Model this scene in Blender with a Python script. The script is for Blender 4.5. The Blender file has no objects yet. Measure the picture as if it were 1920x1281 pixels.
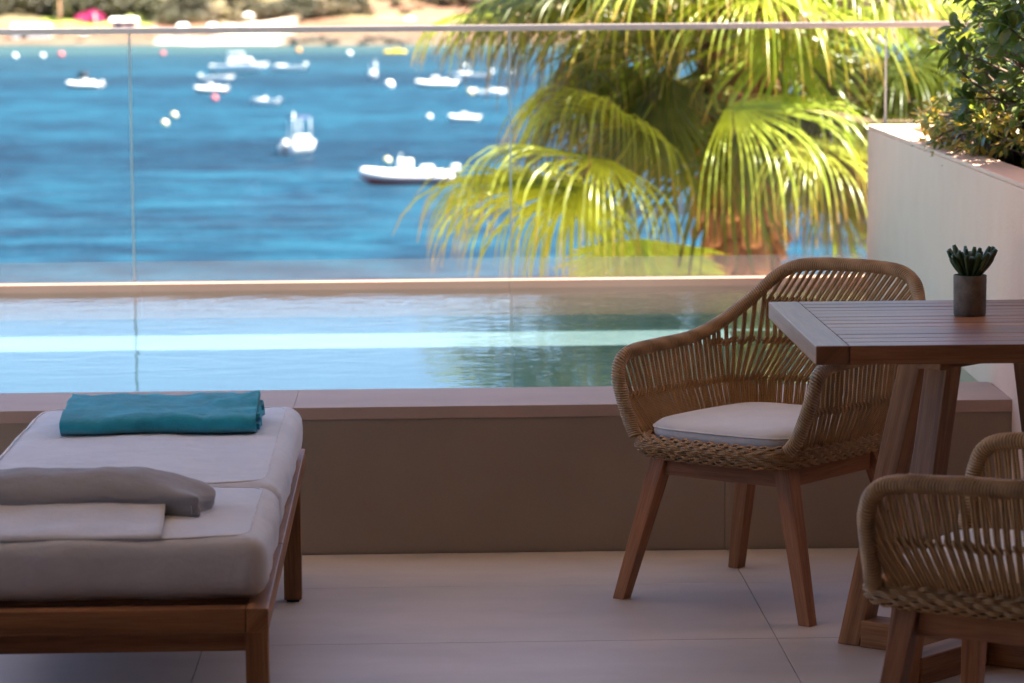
import bpy, bmesh, math, random
import numpy as np
from mathutils import Vector, Matrix, noise

random.seed(11)
rng = np.random.default_rng(11)
S = bpy.context.scene
COL = S.collection
PI = math.pi

# ------------------------------------------------------------------ camera
EYE = 1.49
YAW, PITCH, ROLL = math.radians(1.64), math.radians(-6.58), math.radians(-0.45)
d_ = Vector((math.sin(YAW) * math.cos(PITCH), math.cos(YAW) * math.cos(PITCH), math.sin(PITCH)))
r_ = Vector((math.cos(YAW), -math.sin(YAW), 0))
u_ = r_.cross(d_)
r2 = math.cos(ROLL) * r_ + math.sin(ROLL) * u_
u2 = -math.sin(ROLL) * r_ + math.cos(ROLL) * u_
cam = bpy.data.cameras.new('camera')
cam_o = bpy.data.objects.new('camera', cam)
COL.objects.link(cam_o)
cam_o.matrix_world = Matrix((
    (r2.x, u2.x, -d_.x, 0), (r2.y, u2.y, -d_.y, 0), (r2.z, u2.z, -d_.z, EYE), (0, 0, 0, 1)))
cam.sensor_width = 36
cam.lens = 105
cam.clip_start = 0.05
cam.clip_end = 20000
cam.dof.use_dof = True
cam.dof.focus_distance = 7.15
cam.dof.aperture_fstop = 5.6
cam.dof.aperture_blades = 0
S.camera = cam_o

# ------------------------------------------------------------------ light
SUN_AZ, SUN_EL = 93.0, 56.0            # azimuth from +Y (out to sea) towards +X
world = bpy.data.worlds.new('World')
S.world = world
world.use_nodes = True
wn = world.node_tree.nodes
wl = world.node_tree.links
sky = wn.new('ShaderNodeTexSky')
sky.sky_type = 'NISHITA'
sky.sun_disc = False
sky.sun_elevation = math.radians(SUN_EL)
sky.sun_rotation = math.radians(SUN_AZ)
sky.air_density = 0.6
sky.dust_density = 0.7
sky.ozone_density = 2.2
bg = wn['Background']
bg.inputs['Strength'].default_value = 0.052
wl.new(sky.outputs[0], bg.inputs[0])
sun = bpy.data.lights.new('sun', 'SUN')
sun.energy = 5.0
sun.angle = math.radians(0.53)
sun.color = (1.0, 0.915, 0.785)
sun_o = bpy.data.objects.new('sun', sun)
COL.objects.link(sun_o)
az, el = math.radians(SUN_AZ), math.radians(SUN_EL)
sdir = Vector((math.sin(az) * math.cos(el), math.cos(az) * math.cos(el), math.sin(el)))
sun_o.rotation_euler = (-sdir).to_track_quat('-Z', 'Y').to_euler()

S.view_settings.view_transform = 'Standard'
S.view_settings.look = 'None'
S.view_settings.gamma = 1.0
S.view_settings.use_curve_mapping = False
S.view_settings.exposure = 3.25
S.render.engine = 'CYCLES'
S.cycles.use_denoising = True
S.cycles.max_bounces = 8
S.cycles.transparent_max_bounces = 24
S.cycles.caustics_reflective = False
S.cycles.caustics_refractive = False
S.cycles.sample_clamp_indirect = 8.0

# ------------------------------------------------------------------ materials
def mat(name):
    m = bpy.data.materials.new(name)
    m.use_nodes = True
    nt = m.node_tree
    return m, nt, nt.nodes, nt.links, nt.nodes['Principled BSDF']

def ramp(N, stops, interp='LINEAR'):
    r = N.new('ShaderNodeValToRGB')
    e = r.color_ramp.elements
    r.color_ramp.interpolation = interp
    e[0].position, e[0].color = stops[0][0], (*stops[0][1], 1)
    e[1].position, e[1].color = stops[-1][0], (*stops[-1][1], 1)
    for p, c in stops[1:-1]:
        k = e.new(p)
        k.color = (*c, 1)
    return r

def mapping(N, L, src, scale, loc=(0, 0, 0)):
    mp = N.new('ShaderNodeMapping')
    mp.inputs['Scale'].default_value = scale
    mp.inputs['Location'].default_value = loc
    L.new(src, mp.inputs[0])
    return mp.outputs[0]

def nz(N, L, vec, scale, detail=4, rough=.55, dist=0):
    n = N.new('ShaderNodeTexNoise')
    n.inputs['Scale'].default_value = scale
    n.inputs['Detail'].default_value = detail
    n.inputs['Roughness'].default_value = rough
    n.inputs['Distortion'].default_value = dist
    if vec is not None:
        L.new(vec, n.inputs['Vector'])
    return n

def bump(N, L, h, strength, dist, B, prev=None):
    b = N.new('ShaderNodeBump')
    b.inputs['Strength'].default_value = strength
    b.inputs['Distance'].default_value = dist
    L.new(h, b.inputs['Height'])
    if prev is not None:
        L.new(prev, b.inputs['Normal'])
    if B is not None:
        L.new(b.outputs[0], B.inputs['Normal'])
    return b.outputs[0]

def coord(N, which='Object'):
    return N.new('ShaderNodeTexCoord').outputs[which]

def mottled(name, c1, c2, scale=3.0, rough=.6, fine=120., bstr=.15, bdist=.002, spec=.5, c3=None, stretch=(1, 1, 1)):
    """plain mineral or plaster surface: slow clouds, fine grain, faint relief"""
    m, nt, N, L, B = mat(name)
    co = coord(N)
    mp = mapping(N, L, co, stretch)
    n1 = nz(N, L, mp, scale, 6, .6)
    n2 = nz(N, L, co, fine, 3, .7)
    mx = N.new('ShaderNodeMath')
    mx.operation = 'MULTIPLY_ADD'
    mx.inputs[1].default_value = .3
    L.new(n2.outputs[0], mx.inputs[0])
    m2 = N.new('ShaderNodeMath')
    m2.operation = 'MULTIPLY_ADD'
    m2.inputs[1].default_value = .7
    L.new(n1.outputs[0], m2.inputs[0])
    L.new(mx.outputs[0], m2.inputs[2])
    mx.inputs[2].default_value = 0
    st = [(.3, c1), (.7, c2)] if c3 is None else [(.28, c1), (.5, c2), (.72, c3)]
    rp = ramp(N, st)
    L.new(m2.outputs[0], rp.inputs[0])
    L.new(rp.outputs[0], B.inputs['Base Color'])
    B.inputs['Roughness'].default_value = rough
    B.inputs['Specular IOR Level'].default_value = spec
    bump(N, L, n2.outputs[0], bstr, bdist, B)
    return m

def wood(name, c1, c2, c3, rough=.45, spec=.5):
    m, nt, N, L, B = mat(name)
    uv = coord(N, 'UV')
    oi = N.new('ShaderNodeObjectInfo')
    cmb = N.new('ShaderNodeCombineXYZ')
    L.new(oi.outputs['Random'], cmb.inputs[0])
    L.new(oi.outputs['Random'], cmb.inputs[2])
    sc = N.new('ShaderNodeVectorMath')
    sc.operation = 'SCALE'
    sc.inputs['Scale'].default_value = 13.
    L.new(cmb.outputs[0], sc.inputs[0])
    ad = N.new('ShaderNodeVectorMath')
    L.new(uv, ad.inputs[0])
    L.new(sc.outputs[0], ad.inputs[1])
    n1 = nz(N, L, mapping(N, L, ad.outputs[0], (1.6, 34, 1)), 1.0, 5, .6, .6)
    n2 = nz(N, L, mapping(N, L, ad.outputs[0], (14, 420, 1)), 1.0, 3, .6)
    n3 = nz(N, L, mapping(N, L, ad.outputs[0], (2.5, 5, 1)), 1.0, 3, .6)
    rp = ramp(N, [(.30, c1), (.5, c2), (.72, c3)])
    L.new(n1.outputs[0], rp.inputs[0])
    mx = N.new('ShaderNodeMixRGB')
    mx.blend_type = 'MULTIPLY'
    mx.inputs[0].default_value = .55
    rp2 = ramp(N, [(.35, (.55, .5, .46)), (.6, (1, 1, 1))])
    L.new(n2.outputs[0], rp2.inputs[0])
    L.new(rp.outputs[0], mx.inputs[1])
    L.new(rp2.outputs[0], mx.inputs[2])
    mx2 = N.new('ShaderNodeMixRGB')
    mx2.blend_type = 'MULTIPLY'
    mx2.inputs[0].default_value = .6
    rp3 = ramp(N, [(.3, (.72, .68, .64)), (.65, (1.1, 1.08, 1.05))])
    L.new(n3.outputs[0], rp3.inputs[0])
    L.new(mx.outputs[0], mx2.inputs[1])
    L.new(rp3.outputs[0], mx2.inputs[2])
    hv = N.new('ShaderNodeHueSaturation')
    mr = N.new('ShaderNodeMapRange')
    mr.inputs['To Min'].default_value = .82
    mr.inputs['To Max'].default_value = 1.15
    L.new(oi.outputs['Random'], mr.inputs[0])
    L.new(mr.outputs[0], hv.inputs['Value'])
    L.new(mx2.outputs[0], hv.inputs['Color'])
    L.new(hv.outputs[0], B.inputs['Base Color'])
    B.inputs['Roughness'].default_value = rough
    B.inputs['Specular IOR Level'].default_value = spec
    bump(N, L, n2.outputs[0], .25, .0008, B)
    return m

def fabric(name, c, weave=900., rough=.9, var=.06, sheen=.15, bs=.25, bd=.0006):
    m, nt, N, L, B = mat(name)
    co = coord(N)
    n1 = nz(N, L, co, 9, 5, .6)
    d = tuple(max(0, x * (1 - var)) for x in c)
    e = tuple(min(1, x * (1 + var)) for x in c)
    rp = ramp(N, [(.3, d), (.7, e)])
    L.new(n1.outputs[0], rp.inputs[0])
    w1 = N.new('ShaderNodeTexWave')
    w1.bands_direction = 'X'
    w1.inputs['Scale'].default_value = weave / 6.283
    w1.inputs['Distortion'].default_value = 1.5
    w1.inputs['Detail'].default_value = 1
    w2 = N.new('ShaderNodeTexWave')
    w2.bands_direction = 'Y'
    w2.inputs['Scale'].default_value = weave / 6.283
    w2.inputs['Distortion'].default_value = 1.5
    L.new(co, w1.inputs[0])
    L.new(co, w2.inputs[0])
    ml = N.new('ShaderNodeMath')
    ml.operation = 'ADD'
    L.new(w1.outputs['Fac'], ml.inputs[0])
    L.new(w2.outputs['Fac'], ml.inputs[1])
    mx = N.new('ShaderNodeMixRGB')
    mx.blend_type = 'MULTIPLY'
    mx.inputs[0].default_value = .35
    rp2 = ramp(N, [(.2, (.78, .78, .78)), (1.0, (1, 1, 1))])
    L.new(ml.outputs[0], rp2.inputs[0])
    L.new(rp.outputs[0], mx.inputs[1])
    L.new(rp2.outputs[0], mx.inputs[2])
    L.new(mx.outputs[0], B.inputs['Base Color'])
    B.inputs['Roughness'].default_value = rough
    B.inputs['Specular IOR Level'].default_value = .2
    B.inputs['Sheen Weight'].default_value = sheen
    nb = bump(N, L, ml.outputs[0], bs, bd, None)
    n3 = nz(N, L, co, 26, 4, .6)
    bump(N, L, n3.outputs[0], .45, .006, B, nb)
    return m

def terry(name, c):
    m, nt, N, L, B = mat(name)
    co = coord(N)
    n1 = nz(N, L, co, 14, 4, .6)
    n2 = nz(N, L, co, 420, 3, .7)
    rp = ramp(N, [(.3, tuple(x * .75 for x in c)), (.7, tuple(x * 1.2 for x in c))])
    L.new(n1.outputs[0], rp.inputs[0])
    L.new(rp.outputs[0], B.inputs['Base Color'])
    B.inputs['Roughness'].default_value = 1.0
    B.inputs['Specular IOR Level'].default_value = .1
    B.inputs['Sheen Weight'].default_value = .4
    nb = bump(N, L, n2.outputs[0], 1.0, .003, None)
    bump(N, L, nz(N, L, co, 70, 3, .6).outputs[0], .5, .004, B, nb)
    return m

def plain(name, c, rough=.5, metal=0., spec=.5, var=.12, scale=20.):
    m, nt, N, L, B = mat(name)
    n1 = nz(N, L, coord(N), scale, 4, .6)
    rp = ramp(N, [(.3, tuple(x * (1 - var) for x in c)), (.7, tuple(min(1, x * (1 + var)) for x in c))])
    L.new(n1.outputs[0], rp.inputs[0])
    L.new(rp.outputs[0], B.inputs['Base Color'])
    B.inputs['Roughness'].default_value = rough
    B.inputs['Metallic'].default_value = metal
    B.inputs['Specular IOR Level'].default_value = spec
    return m

def leafmat(name, base, tip, rough=.38, trans=.4, tcol=None, var=.25, along=True, tip0=.80):
    """thin leaf: gloss coat over diffuse + light shining through"""
    m, nt, N, L, B = mat(name)
    uv = coord(N, 'UV')
    sep = N.new('ShaderNodeSeparateXYZ')
    L.new(uv, sep.inputs[0])
    oi = N.new('ShaderNodeObjectInfo')
    n1 = nz(N, L, coord(N), 6, 4, .6)
    lo = tuple(x * (1 - var) for x in base)
    hi = tuple(x * (1 + var) for x in base)
    rp = ramp(N, [(.3, lo), (.7, hi)])
    L.new(n1.outputs[0], rp.inputs[0])
    col = rp.outputs[0]
    if along:
        rt = ramp(N, [(tip0, (0, 0, 0)), (1.0, (1, 1, 1))])
        L.new(sep.outputs[0], rt.inputs[0])
        mx = N.new('ShaderNodeMixRGB')
        L.new(rt.outputs[0], mx.inputs[0])
        L.new(col, mx.inputs[1])
        mx.inputs[2].default_value = (*tip, 1)
        col = mx.outputs[0]
    hv = N.new('ShaderNodeHueSaturation')
    mr = N.new('ShaderNodeMapRange')
    mr.inputs['To Min'].default_value = .78
    mr.inputs['To Max'].default_value = 1.22
    L.new(oi.outputs['Random'], mr.inputs[0])
    L.new(mr.outputs[0], hv.inputs['Value'])
    mr2 = N.new('ShaderNodeMapRange')
    mr2.inputs['To Min'].default_value = .485
    mr2.inputs['To Max'].default_value = .515
    L.new(oi.outputs['Random'], mr2.inputs[0])
    L.new(mr2.outputs[0], hv.inputs['Hue'])
    L.new(col, hv.inputs['Color'])
    col = hv.outputs[0]
    L.new(col, B.inputs['Base Color'])
    B.inputs['Roughness'].default_value = rough
    B.inputs['Specular IOR Level'].default_value = .5
    tr = N.new('ShaderNodeBsdfTranslucent')
    mt = N.new('ShaderNodeMixRGB')
    mt.blend_type = 'MULTIPLY'
    mt.inputs[0].default_value = 1
    L.new(col, mt.inputs[1])
    mt.inputs[2].default_value = (*(tcol or (2.2, 2.0, .6)), 1)
    L.new(mt.outputs[0], tr.inputs[0])
    ms = N.new('ShaderNodeMixShader')
    ms.inputs[0].default_value = trans
    L.new(B.outputs[0], ms.inputs[1])
    L.new(tr.outputs[0], ms.inputs[2])
    L.new(ms.outputs[0], N['Material Output'].inputs[0])
    return m

def cordmat(name, c1, c2, pitch=160.):
    """polyethylene cord: tan, darker in the lay of the twist; u of the UV runs along the cord in metres"""
    m, nt, N, L, B = mat(name)
    uv = coord(N, 'UV')
    w = N.new('ShaderNodeTexWave')
    w.bands_direction = 'DIAGONAL'
    w.inputs['Scale'].default_value = 1.0
    w.inputs['Distortion'].default_value = .6
    L.new(mapping(N, L, uv, (pitch, 1.0, 0)), w.inputs[0])
    n1 = nz(N, L, coord(N), 45, 4, .65)
    ad = N.new('ShaderNodeMath')
    ad.operation = 'MULTIPLY_ADD'
    ad.inputs[1].default_value = .45
    L.new(w.outputs['Fac'], ad.inputs[0])
    sc = N.new('ShaderNodeMath')
    sc.operation = 'MULTIPLY'
    sc.inputs[1].default_value = .6
    L.new(n1.outputs[0], sc.inputs[0])
    L.new(sc.outputs[0], ad.inputs[2])
    rp = ramp(N, [(.2, c1), (.7, c2)])
    L.new(ad.outputs[0], rp.inputs[0])
    L.new(rp.outputs[0], B.inputs['Base Color'])
    B.inputs['Roughness'].default_value = .55
    B.inputs['Specular IOR Level'].default_value = .4
    bump(N, L, w.outputs['Fac'], .5, .0012, B)
    return m

M = {}
M['tile'] = mottled('porcelain_tile', (.44, .36, .305), (.70, .57, .49), 1.2, .48, 260, .05, .0006, .5, stretch=(1, 2.2, 1))
M['grout'] = mottled('grout', (.30, .235, .20), (.36, .28, .24), 8, .9)
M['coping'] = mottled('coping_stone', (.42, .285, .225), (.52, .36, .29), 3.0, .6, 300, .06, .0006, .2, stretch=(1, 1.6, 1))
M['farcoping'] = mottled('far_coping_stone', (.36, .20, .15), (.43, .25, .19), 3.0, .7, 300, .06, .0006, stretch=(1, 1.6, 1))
M['clad'] = mottled('cladding_tile', (.26, .185, .13), (.36, .265, .19), 1.8, .5, 240, .06, .0006)
M['plaster'] = mottled('planter_render', (.82, .52, .375), (.86, .57, .43), 7, .95, 90, .5, .003, .0, stretch=(1, 1, .7))
M['bouncepave'] = mottled('bounce_paving', (.62, .57, .52), (.72, .67, .62), 6, .85, 120, .3, .002, .3)  # pale surface for the added bounce paving
M['interior'] = mottled('interior_plaster', (.42, .31, .23), (.48, .36, .27), 2, .8)
M['houseshade'] = mottled('house_shade_brown', (.10, .075, .055), (.14, .10, .075), 2, .7)  # dark brown of the added house front, cuts fill from behind
M['ceil'] = mottled('ceiling_plaster', (.78, .66, .54), (.82, .70, .58), 2, .85)
M['pooltile'] = mottled('pool_tile', (.085, .165, .175), (.12, .22, .23), 4, .5, 60, .1)
M['benchtile'] = mottled('pool_bench_tile', (.085, .115, .118), (.12, .15, .152), 4, .5, 60, .1)
M['teak'] = wood('oiled_teak', (.20, .080, .030), (.33, .142, .058), (.45, .21, .095), .5, .3)
M['teakdark'] = wood('table_teak', (.20, .080, .036), (.31, .135, .066), (.41, .19, .10), .38, .36)
M['teakchair'] = wood('chair_teak', (.25, .098, .042), (.38, .158, .068), (.50, .22, .10), .55, .3)
M['mattress'] = fabric('mattress_canvas', (.66, .635, .66), 1500)
M['pillow'] = fabric('pillow_canvas', (.36, .342, .352), 1500)
M['cushion'] = fabric('cushion_canvas', (.72, .655, .615), 1800)
M['thread'] = plain('seam_thread', (.66, .62, .63), .9)
M['towel'] = terry('terry_towel', (.028, .39, .52))
M['cord'] = cordmat('woven_cord', (.20, .10, .036), (.52, .295, .13))
M['cordwrap'] = cordmat('wrapping_cord', (.19, .105, .048), (.50, .30, .15), 97.)
M['concrete'] = mottled('pot_concrete', (.09, .078, .066), (.24, .21, .18), 34, .9, 260, .5, .002)
M['soil'] = mottled('soil', (.03, .02, .014), (.08, .055, .04), 60, .95, 200, 1, .006)
M['succulent'] = leafmat('succulent_skin', (.045, .095, .035), (.09, .13, .04), .4, .1, var=.3, tip0=.7)
M['steel'] = plain('brushed_steel', (.46, .39, .38), .38, .5, var=.06)
M['bronze'] = plain('bronze_anodised', (.16, .11, .085), .5, .3)
M['palmyoung'] = leafmat('palm_leaf_yellow', (.245, .285, .045), (.36, .20, .05), .30, .44, (1.76, 1.97, .75))
M['palmgreen'] = leafmat('palm_leaf_green', (.068, .09, .018), (.20, .12, .03), .36, .38, (2.2, 2.2, .5))
M['palmold'] = leafmat('palm_leaf_old', (.075, .065, .022), (.22, .14, .06), .5, .25, (1.6, 1.4, .6))
M['petiole'] = leafmat('palm_petiole', (.18, .19, .03), (.2, .12, .04), .35, .1, along=False)
M['trunk'] = mottled('palm_bark', (.07, .036, .020), (.26, .13, .07), 9, .9, 70, .9, .01, .2, c3=(.36, .19, .10), stretch=(1, 1, .35))
M['shrub'] = leafmat('shrub_leaf', (.17, .20, .075), (.06, .09, .03), .25, .32, (1.8, 2.0, .6), var=.3, along=False)
M['shrub2'] = leafmat('shrub_leaf_dark', (.10, .13, .055), (.06, .09, .03), .3, .3, (1.8, 2.0, .6), var=.3, along=False)
M['varieg'] = leafmat('variegated_leaf', (.46, .36, .08), (.40, .22, .06), .4, .3, (1.6, 1.4, .5), var=.35, tip0=.5)
M['petal'] = leafmat('yellow_petal', (.65, .50, .05), (.7, .55, .1), .5, .3, (1.3, 1.2, .6), along=False)
M['bark'] = mottled('shrub_bark', (.08, .05, .035), (.20, .13, .09), 30, .9)
M['white'] = plain('white_gelcoat', (.80, .80, .79), .3, var=.03)
M['tube'] = plain('white_hypalon', (.74, .74, .73), .5, var=.04)
M['darkgrey'] = plain('dark_trim', (.03, .03, .035), .4)
M['red'] = plain('red_antifouling', (.45, .05, .03), .5)
M['blue'] = plain('navy_canvas', (.03, .05, .12), .7)
M['deck'] = plain('boat_deck', (.55, .53, .50), .6)
M['yellow'] = plain('yellow_plastic', (.85, .55, .03), .4)
M['cream'] = plain('cream_buoy', (.72, .62, .34), .5)
M['pink'] = plain('pink_buoy', (.60, .12, .13), .5)
M['orange'] = plain('orange_buoy', (.75, .30, .06), .5)
M['palegrey'] = plain('pale_buoy', (.62, .66, .66), .5)
M['rock'] = mottled('shore_rock', (.035, .034, .03), (.11, .095, .075), .6, .9, 6, 1, .2)
M['rockpale'] = mottled('pale_rock', (.42, .28, .20), (.60, .44, .33), .5, .9, 5, 1, .2)
M['scrub'] = leafmat('scrub_leaf', (.10, .072, .032), (.1, .1, .03), .6, .2, (1.3, 1.3, .6), var=.45, along=False)
M['pine'] = leafmat('pine_leaf', (.05, .046, .020), (.06, .09, .03), .6, .15, (1.3, 1.3, .6), var=.4, along=False)
M['magenta'] = leafmat('bougainvillea_bract', (.42, .02, .14), (.5, .05, .2), .6, .3, (1.4, .9, 1.1), along=False)
M['canvas'] = plain('white_canvas', (.80, .79, .77), .8, var=.03)
M['pole'] = plain('pole_wood', (.34, .17, .08), .8)
M['housewall'] = plain('house_render', (.62, .45, .36), .9)
M['housedark'] = plain('house_window', (.05, .05, .055), .3)

# window glass: clear sheet with true Fresnel mirror
def glass_mat():
    m, nt, N, L, B = mat('balustrade_glass')
    fr = N.new('ShaderNodeFresnel')
    fr.inputs[0].default_value = 1.5
    tr = N.new('ShaderNodeBsdfTransparent')
    tr.inputs[0].default_value = (.955, .98, .975, 1)
    gl = N.new('ShaderNodeBsdfGlossy')
    gl.inputs['Roughness'].default_value = 0.0
    ms = N.new('ShaderNodeMixShader')
    L.new(fr.outputs[0], ms.inputs[0])
    L.new(tr.outputs[0], ms.inputs[1])
    L.new(gl.outputs[0], ms.inputs[2])
    L.new(ms.outputs[0], N['Material Output'].inputs[0])
    return m
M['glass'] = glass_mat()
M['glassedge'] = plain('glass_edge', (.26, .40, .40), .15, var=.1)

def seal_mat():
    m, nt, N, L, B = mat('silicone_seal')
    B.inputs['Base Color'].default_value = (.62, .66, .68, 1)
    B.inputs['Roughness'].default_value = .4
    tr = N.new('ShaderNodeBsdfTransparent')
    ms = N.new('ShaderNodeMixShader')
    ms.inputs[0].default_value = .55
    L.new(tr.outputs[0], ms.inputs[1])
    L.new(B.outputs[0], ms.inputs[2])
    L.new(ms.outputs[0], N['Material Output'].inputs[0])
    return m
M['seal'] = seal_mat()

def reflection_film_mat():  # pale see-through film imitating the reflected band low on the glass
    m, nt, N, L, B = mat('reflection_film')
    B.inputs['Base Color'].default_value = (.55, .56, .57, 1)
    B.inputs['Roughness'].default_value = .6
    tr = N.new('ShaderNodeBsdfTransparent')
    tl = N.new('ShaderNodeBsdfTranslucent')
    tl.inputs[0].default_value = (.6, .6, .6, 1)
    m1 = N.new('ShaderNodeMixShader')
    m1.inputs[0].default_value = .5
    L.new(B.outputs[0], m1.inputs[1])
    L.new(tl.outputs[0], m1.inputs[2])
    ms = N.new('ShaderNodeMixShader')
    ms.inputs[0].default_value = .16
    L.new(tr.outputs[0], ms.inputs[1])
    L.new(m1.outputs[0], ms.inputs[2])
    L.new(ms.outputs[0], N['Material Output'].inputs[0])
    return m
M['reflfilm'] = reflection_film_mat()

def water_mat():
    m, nt, N, L, B = mat('pool_water')
    co = coord(N)
    fr = N.new('ShaderNodeFresnel')
    fr.inputs[0].default_value = 1.333
    tr = N.new('ShaderNodeBsdfTransparent')
    tr.inputs[0].default_value = (.78, .915, .95, 1)
    gl = N.new('ShaderNodeBsdfGlossy')
    gl.inputs['Roughness'].default_value = 0.0
    n1 = nz(N, L, mapping(N, L, co, (1.0, 1.7, 1)), 5.0, 3, .5, .5)
    n2 = nz(N, L, mapping(N, L, co, (.8, 1.6, 1)), 17.0, 2, .5, .3)
    # the far half is livelier than the sheltered near half
    sep = N.new('ShaderNodeSeparateXYZ')
    L.new(co, sep.inputs[0])
    mr = N.new('ShaderNodeMapRange')
    mr.inputs['From Min'].default_value = -1.2
    mr.inputs['From Max'].default_value = 1.2
    mr.inputs['To Min'].default_value = .18
    mr.inputs['To Max'].default_value = 1.0
    L.new(sep.outputs[1], mr.inputs[0])
    ad = N.new('ShaderNodeMath')
    ad.operation = 'MULTIPLY_ADD'
    ad.inputs[1].default_value = .25
    L.new(n2.outputs[0], ad.inputs[0])
    L.new(n1.outputs[0], ad.inputs[2])
    ml = N.new('ShaderNodeMath')
    ml.operation = 'MULTIPLY'
    L.new(ad.outputs[0], ml.inputs[0])
    L.new(mr.outputs[0], ml.inputs[1])
    b = N.new('ShaderNodeBump')
    b.inputs['Strength'].default_value = 1.0
    b.inputs['Distance'].default_value = .0042
    L.new(ml.outputs[0], b.inputs['Height'])
    L.new(b.outputs[0], fr.inputs['Normal'])
    L.new(b.outputs[0], gl.inputs['Normal'])
    ms = N.new('ShaderNodeMixShader')
    L.new(fr.outputs[0], ms.inputs[0])
    L.new(tr.outputs[0], ms.inputs[1])
    L.new(gl.outputs[0], ms.inputs[2])
    L.new(ms.outputs[0], N['Material Output'].inputs[0])
    return m
M['water'] = water_mat()

def sea_mat():
    m, nt, N, L, B = mat('sea_water')
    co = coord(N)
    # sea-grass and sand patches, shallows by the far beach, wave ripple light painted into the colour
    n1 = nz(N, L, mapping(N, L, co, (.009, .016, 1)), 1.0, 5, .6, .4)
    rp = ramp(N, [(.32, (.0014, .0120, .028)), (.5, (.0028, .0240, .049)), (.68, (.0052, .042, .074))])
    n4 = nz(N, L, mapping(N, L, co, (.07, .11, 1)), 1.0, 5, .7, .8)
    am = N.new('ShaderNodeMath')
    am.operation = 'MULTIPLY_ADD'
    am.inputs[1].default_value = .5
    am.inputs[2].default_value = -.25
    L.new(n4.outputs[0], am.inputs[0])
    a2 = N.new('ShaderNodeMath')
    L.new(am.outputs[0], a2.inputs[0])
    L.new(n1.outputs[0], a2.inputs[1])
    n5 = nz(N, L, mapping(N, L, co, (.30, .36, 1)), 1.0, 3, .6, .6)  # fine ripples: light on wave facets put into the colour
    a3 = N.new('ShaderNodeMath')
    a3.operation = 'MULTIPLY_ADD'
    a3.inputs[1].default_value = 1.2
    a3.inputs[2].default_value = -.60
    L.new(n5.outputs[0], a3.inputs[0])
    a4 = N.new('ShaderNodeMath')
    L.new(a3.outputs[0], a4.inputs[0])
    L.new(a2.outputs[0], a4.inputs[1])
    L.new(a4.outputs[0], rp.inputs[0])
    sep = N.new('ShaderNodeSeparateXYZ')
    L.new(co, sep.inputs[0])
    mr = N.new('ShaderNodeMapRange')
    mr.inputs['From Min'].default_value = 330
    mr.inputs['From Max'].default_value = 600
    L.new(sep.outputs[1], mr.inputs[0])
    rs = ramp(N, [(0, (0, 0, 0)), (.3, (.10, .10, .10)), (.72, (.25, .25, .25)), (.96, (1, 1, 1))])
    L.new(mr.outputs[0], rs.inputs[0])
    mx = N.new('ShaderNodeMixRGB')
    L.new(rs.outputs[0], mx.inputs[0])
    L.new(rp.outputs[0], mx.inputs[1])
    mx.inputs[2].default_value = (.026, .055, .062, 1)
    L.new(mx.outputs[0], B.inputs['Base Color'])
    B.inputs['Roughness'].default_value = .22
    B.inputs['IOR'].default_value = 1.333
    B.inputs['Specular IOR Level'].default_value = .14
    w1 = nz(N, L, mapping(N, L, co, (.35, 1.0, 1)), .35, 6, .65, .4)
    w2 = nz(N, L, mapping(N, L, co, (.5, 1.0, 1)), 1.6, 3, .6)
    nb = bump(N, L, w1.outputs[0], 1.0, 1.1, None)
    nb = bump(N, L, w2.outputs[0], 1.0, .16, None, nb)
    df = N.new('ShaderNodeBsdfDiffuse')
    L.new(mx.outputs[0], df.inputs[0])
    L.new(nb, df.inputs['Normal'])
    gl = N.new('ShaderNodeBsdfGlossy')
    gl.inputs['Roughness'].default_value = .28
    L.new(nb, gl.inputs['Normal'])
    lw = N.new('ShaderNodeFresnel')
    lw.inputs[0].default_value = 1.333
    L.new(nb, lw.inputs['Normal'])
    sc = N.new('ShaderNodeMath')
    sc.operation = 'MULTIPLY'
    sc.inputs[1].default_value = .26
    L.new(lw.outputs[0], sc.inputs[0])
    ms = N.new('ShaderNodeMixShader')
    L.new(sc.outputs[0], ms.inputs[0])
    L.new(df.outputs[0], ms.inputs[1])
    L.new(gl.outputs[0], ms.inputs[2])
    L.new(ms.outputs[0], N['Material Output'].inputs[0])
    return m
M['sea'] = sea_mat()

def land_mat():
    m, nt, N, L, B = mat('shore_land')
    at = N.new('ShaderNodeVertexColor')
    at.layer_name = 'ground_colour'
    n1 = nz(N, L, coord(N), .16, 6, .65)
    rp = ramp(N, [(.3, (.62, .60, .58)), (.7, (1.25, 1.22, 1.2))])
    L.new(n1.outputs[0], rp.inputs[0])
    mx = N.new('ShaderNodeMixRGB')
    mx.blend_type = 'MULTIPLY'
    mx.inputs[0].default_value = 1
    L.new(at.outputs[0], mx.inputs[1])
    L.new(rp.outputs[0], mx.inputs[2])
    L.new(mx.outputs[0], B.inputs['Base Color'])
    B.inputs['Roughness'].default_value = .95
    bump(N, L, n1.outputs[0], .8, .5, B)
    return m
M['land'] = land_mat()

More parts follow.
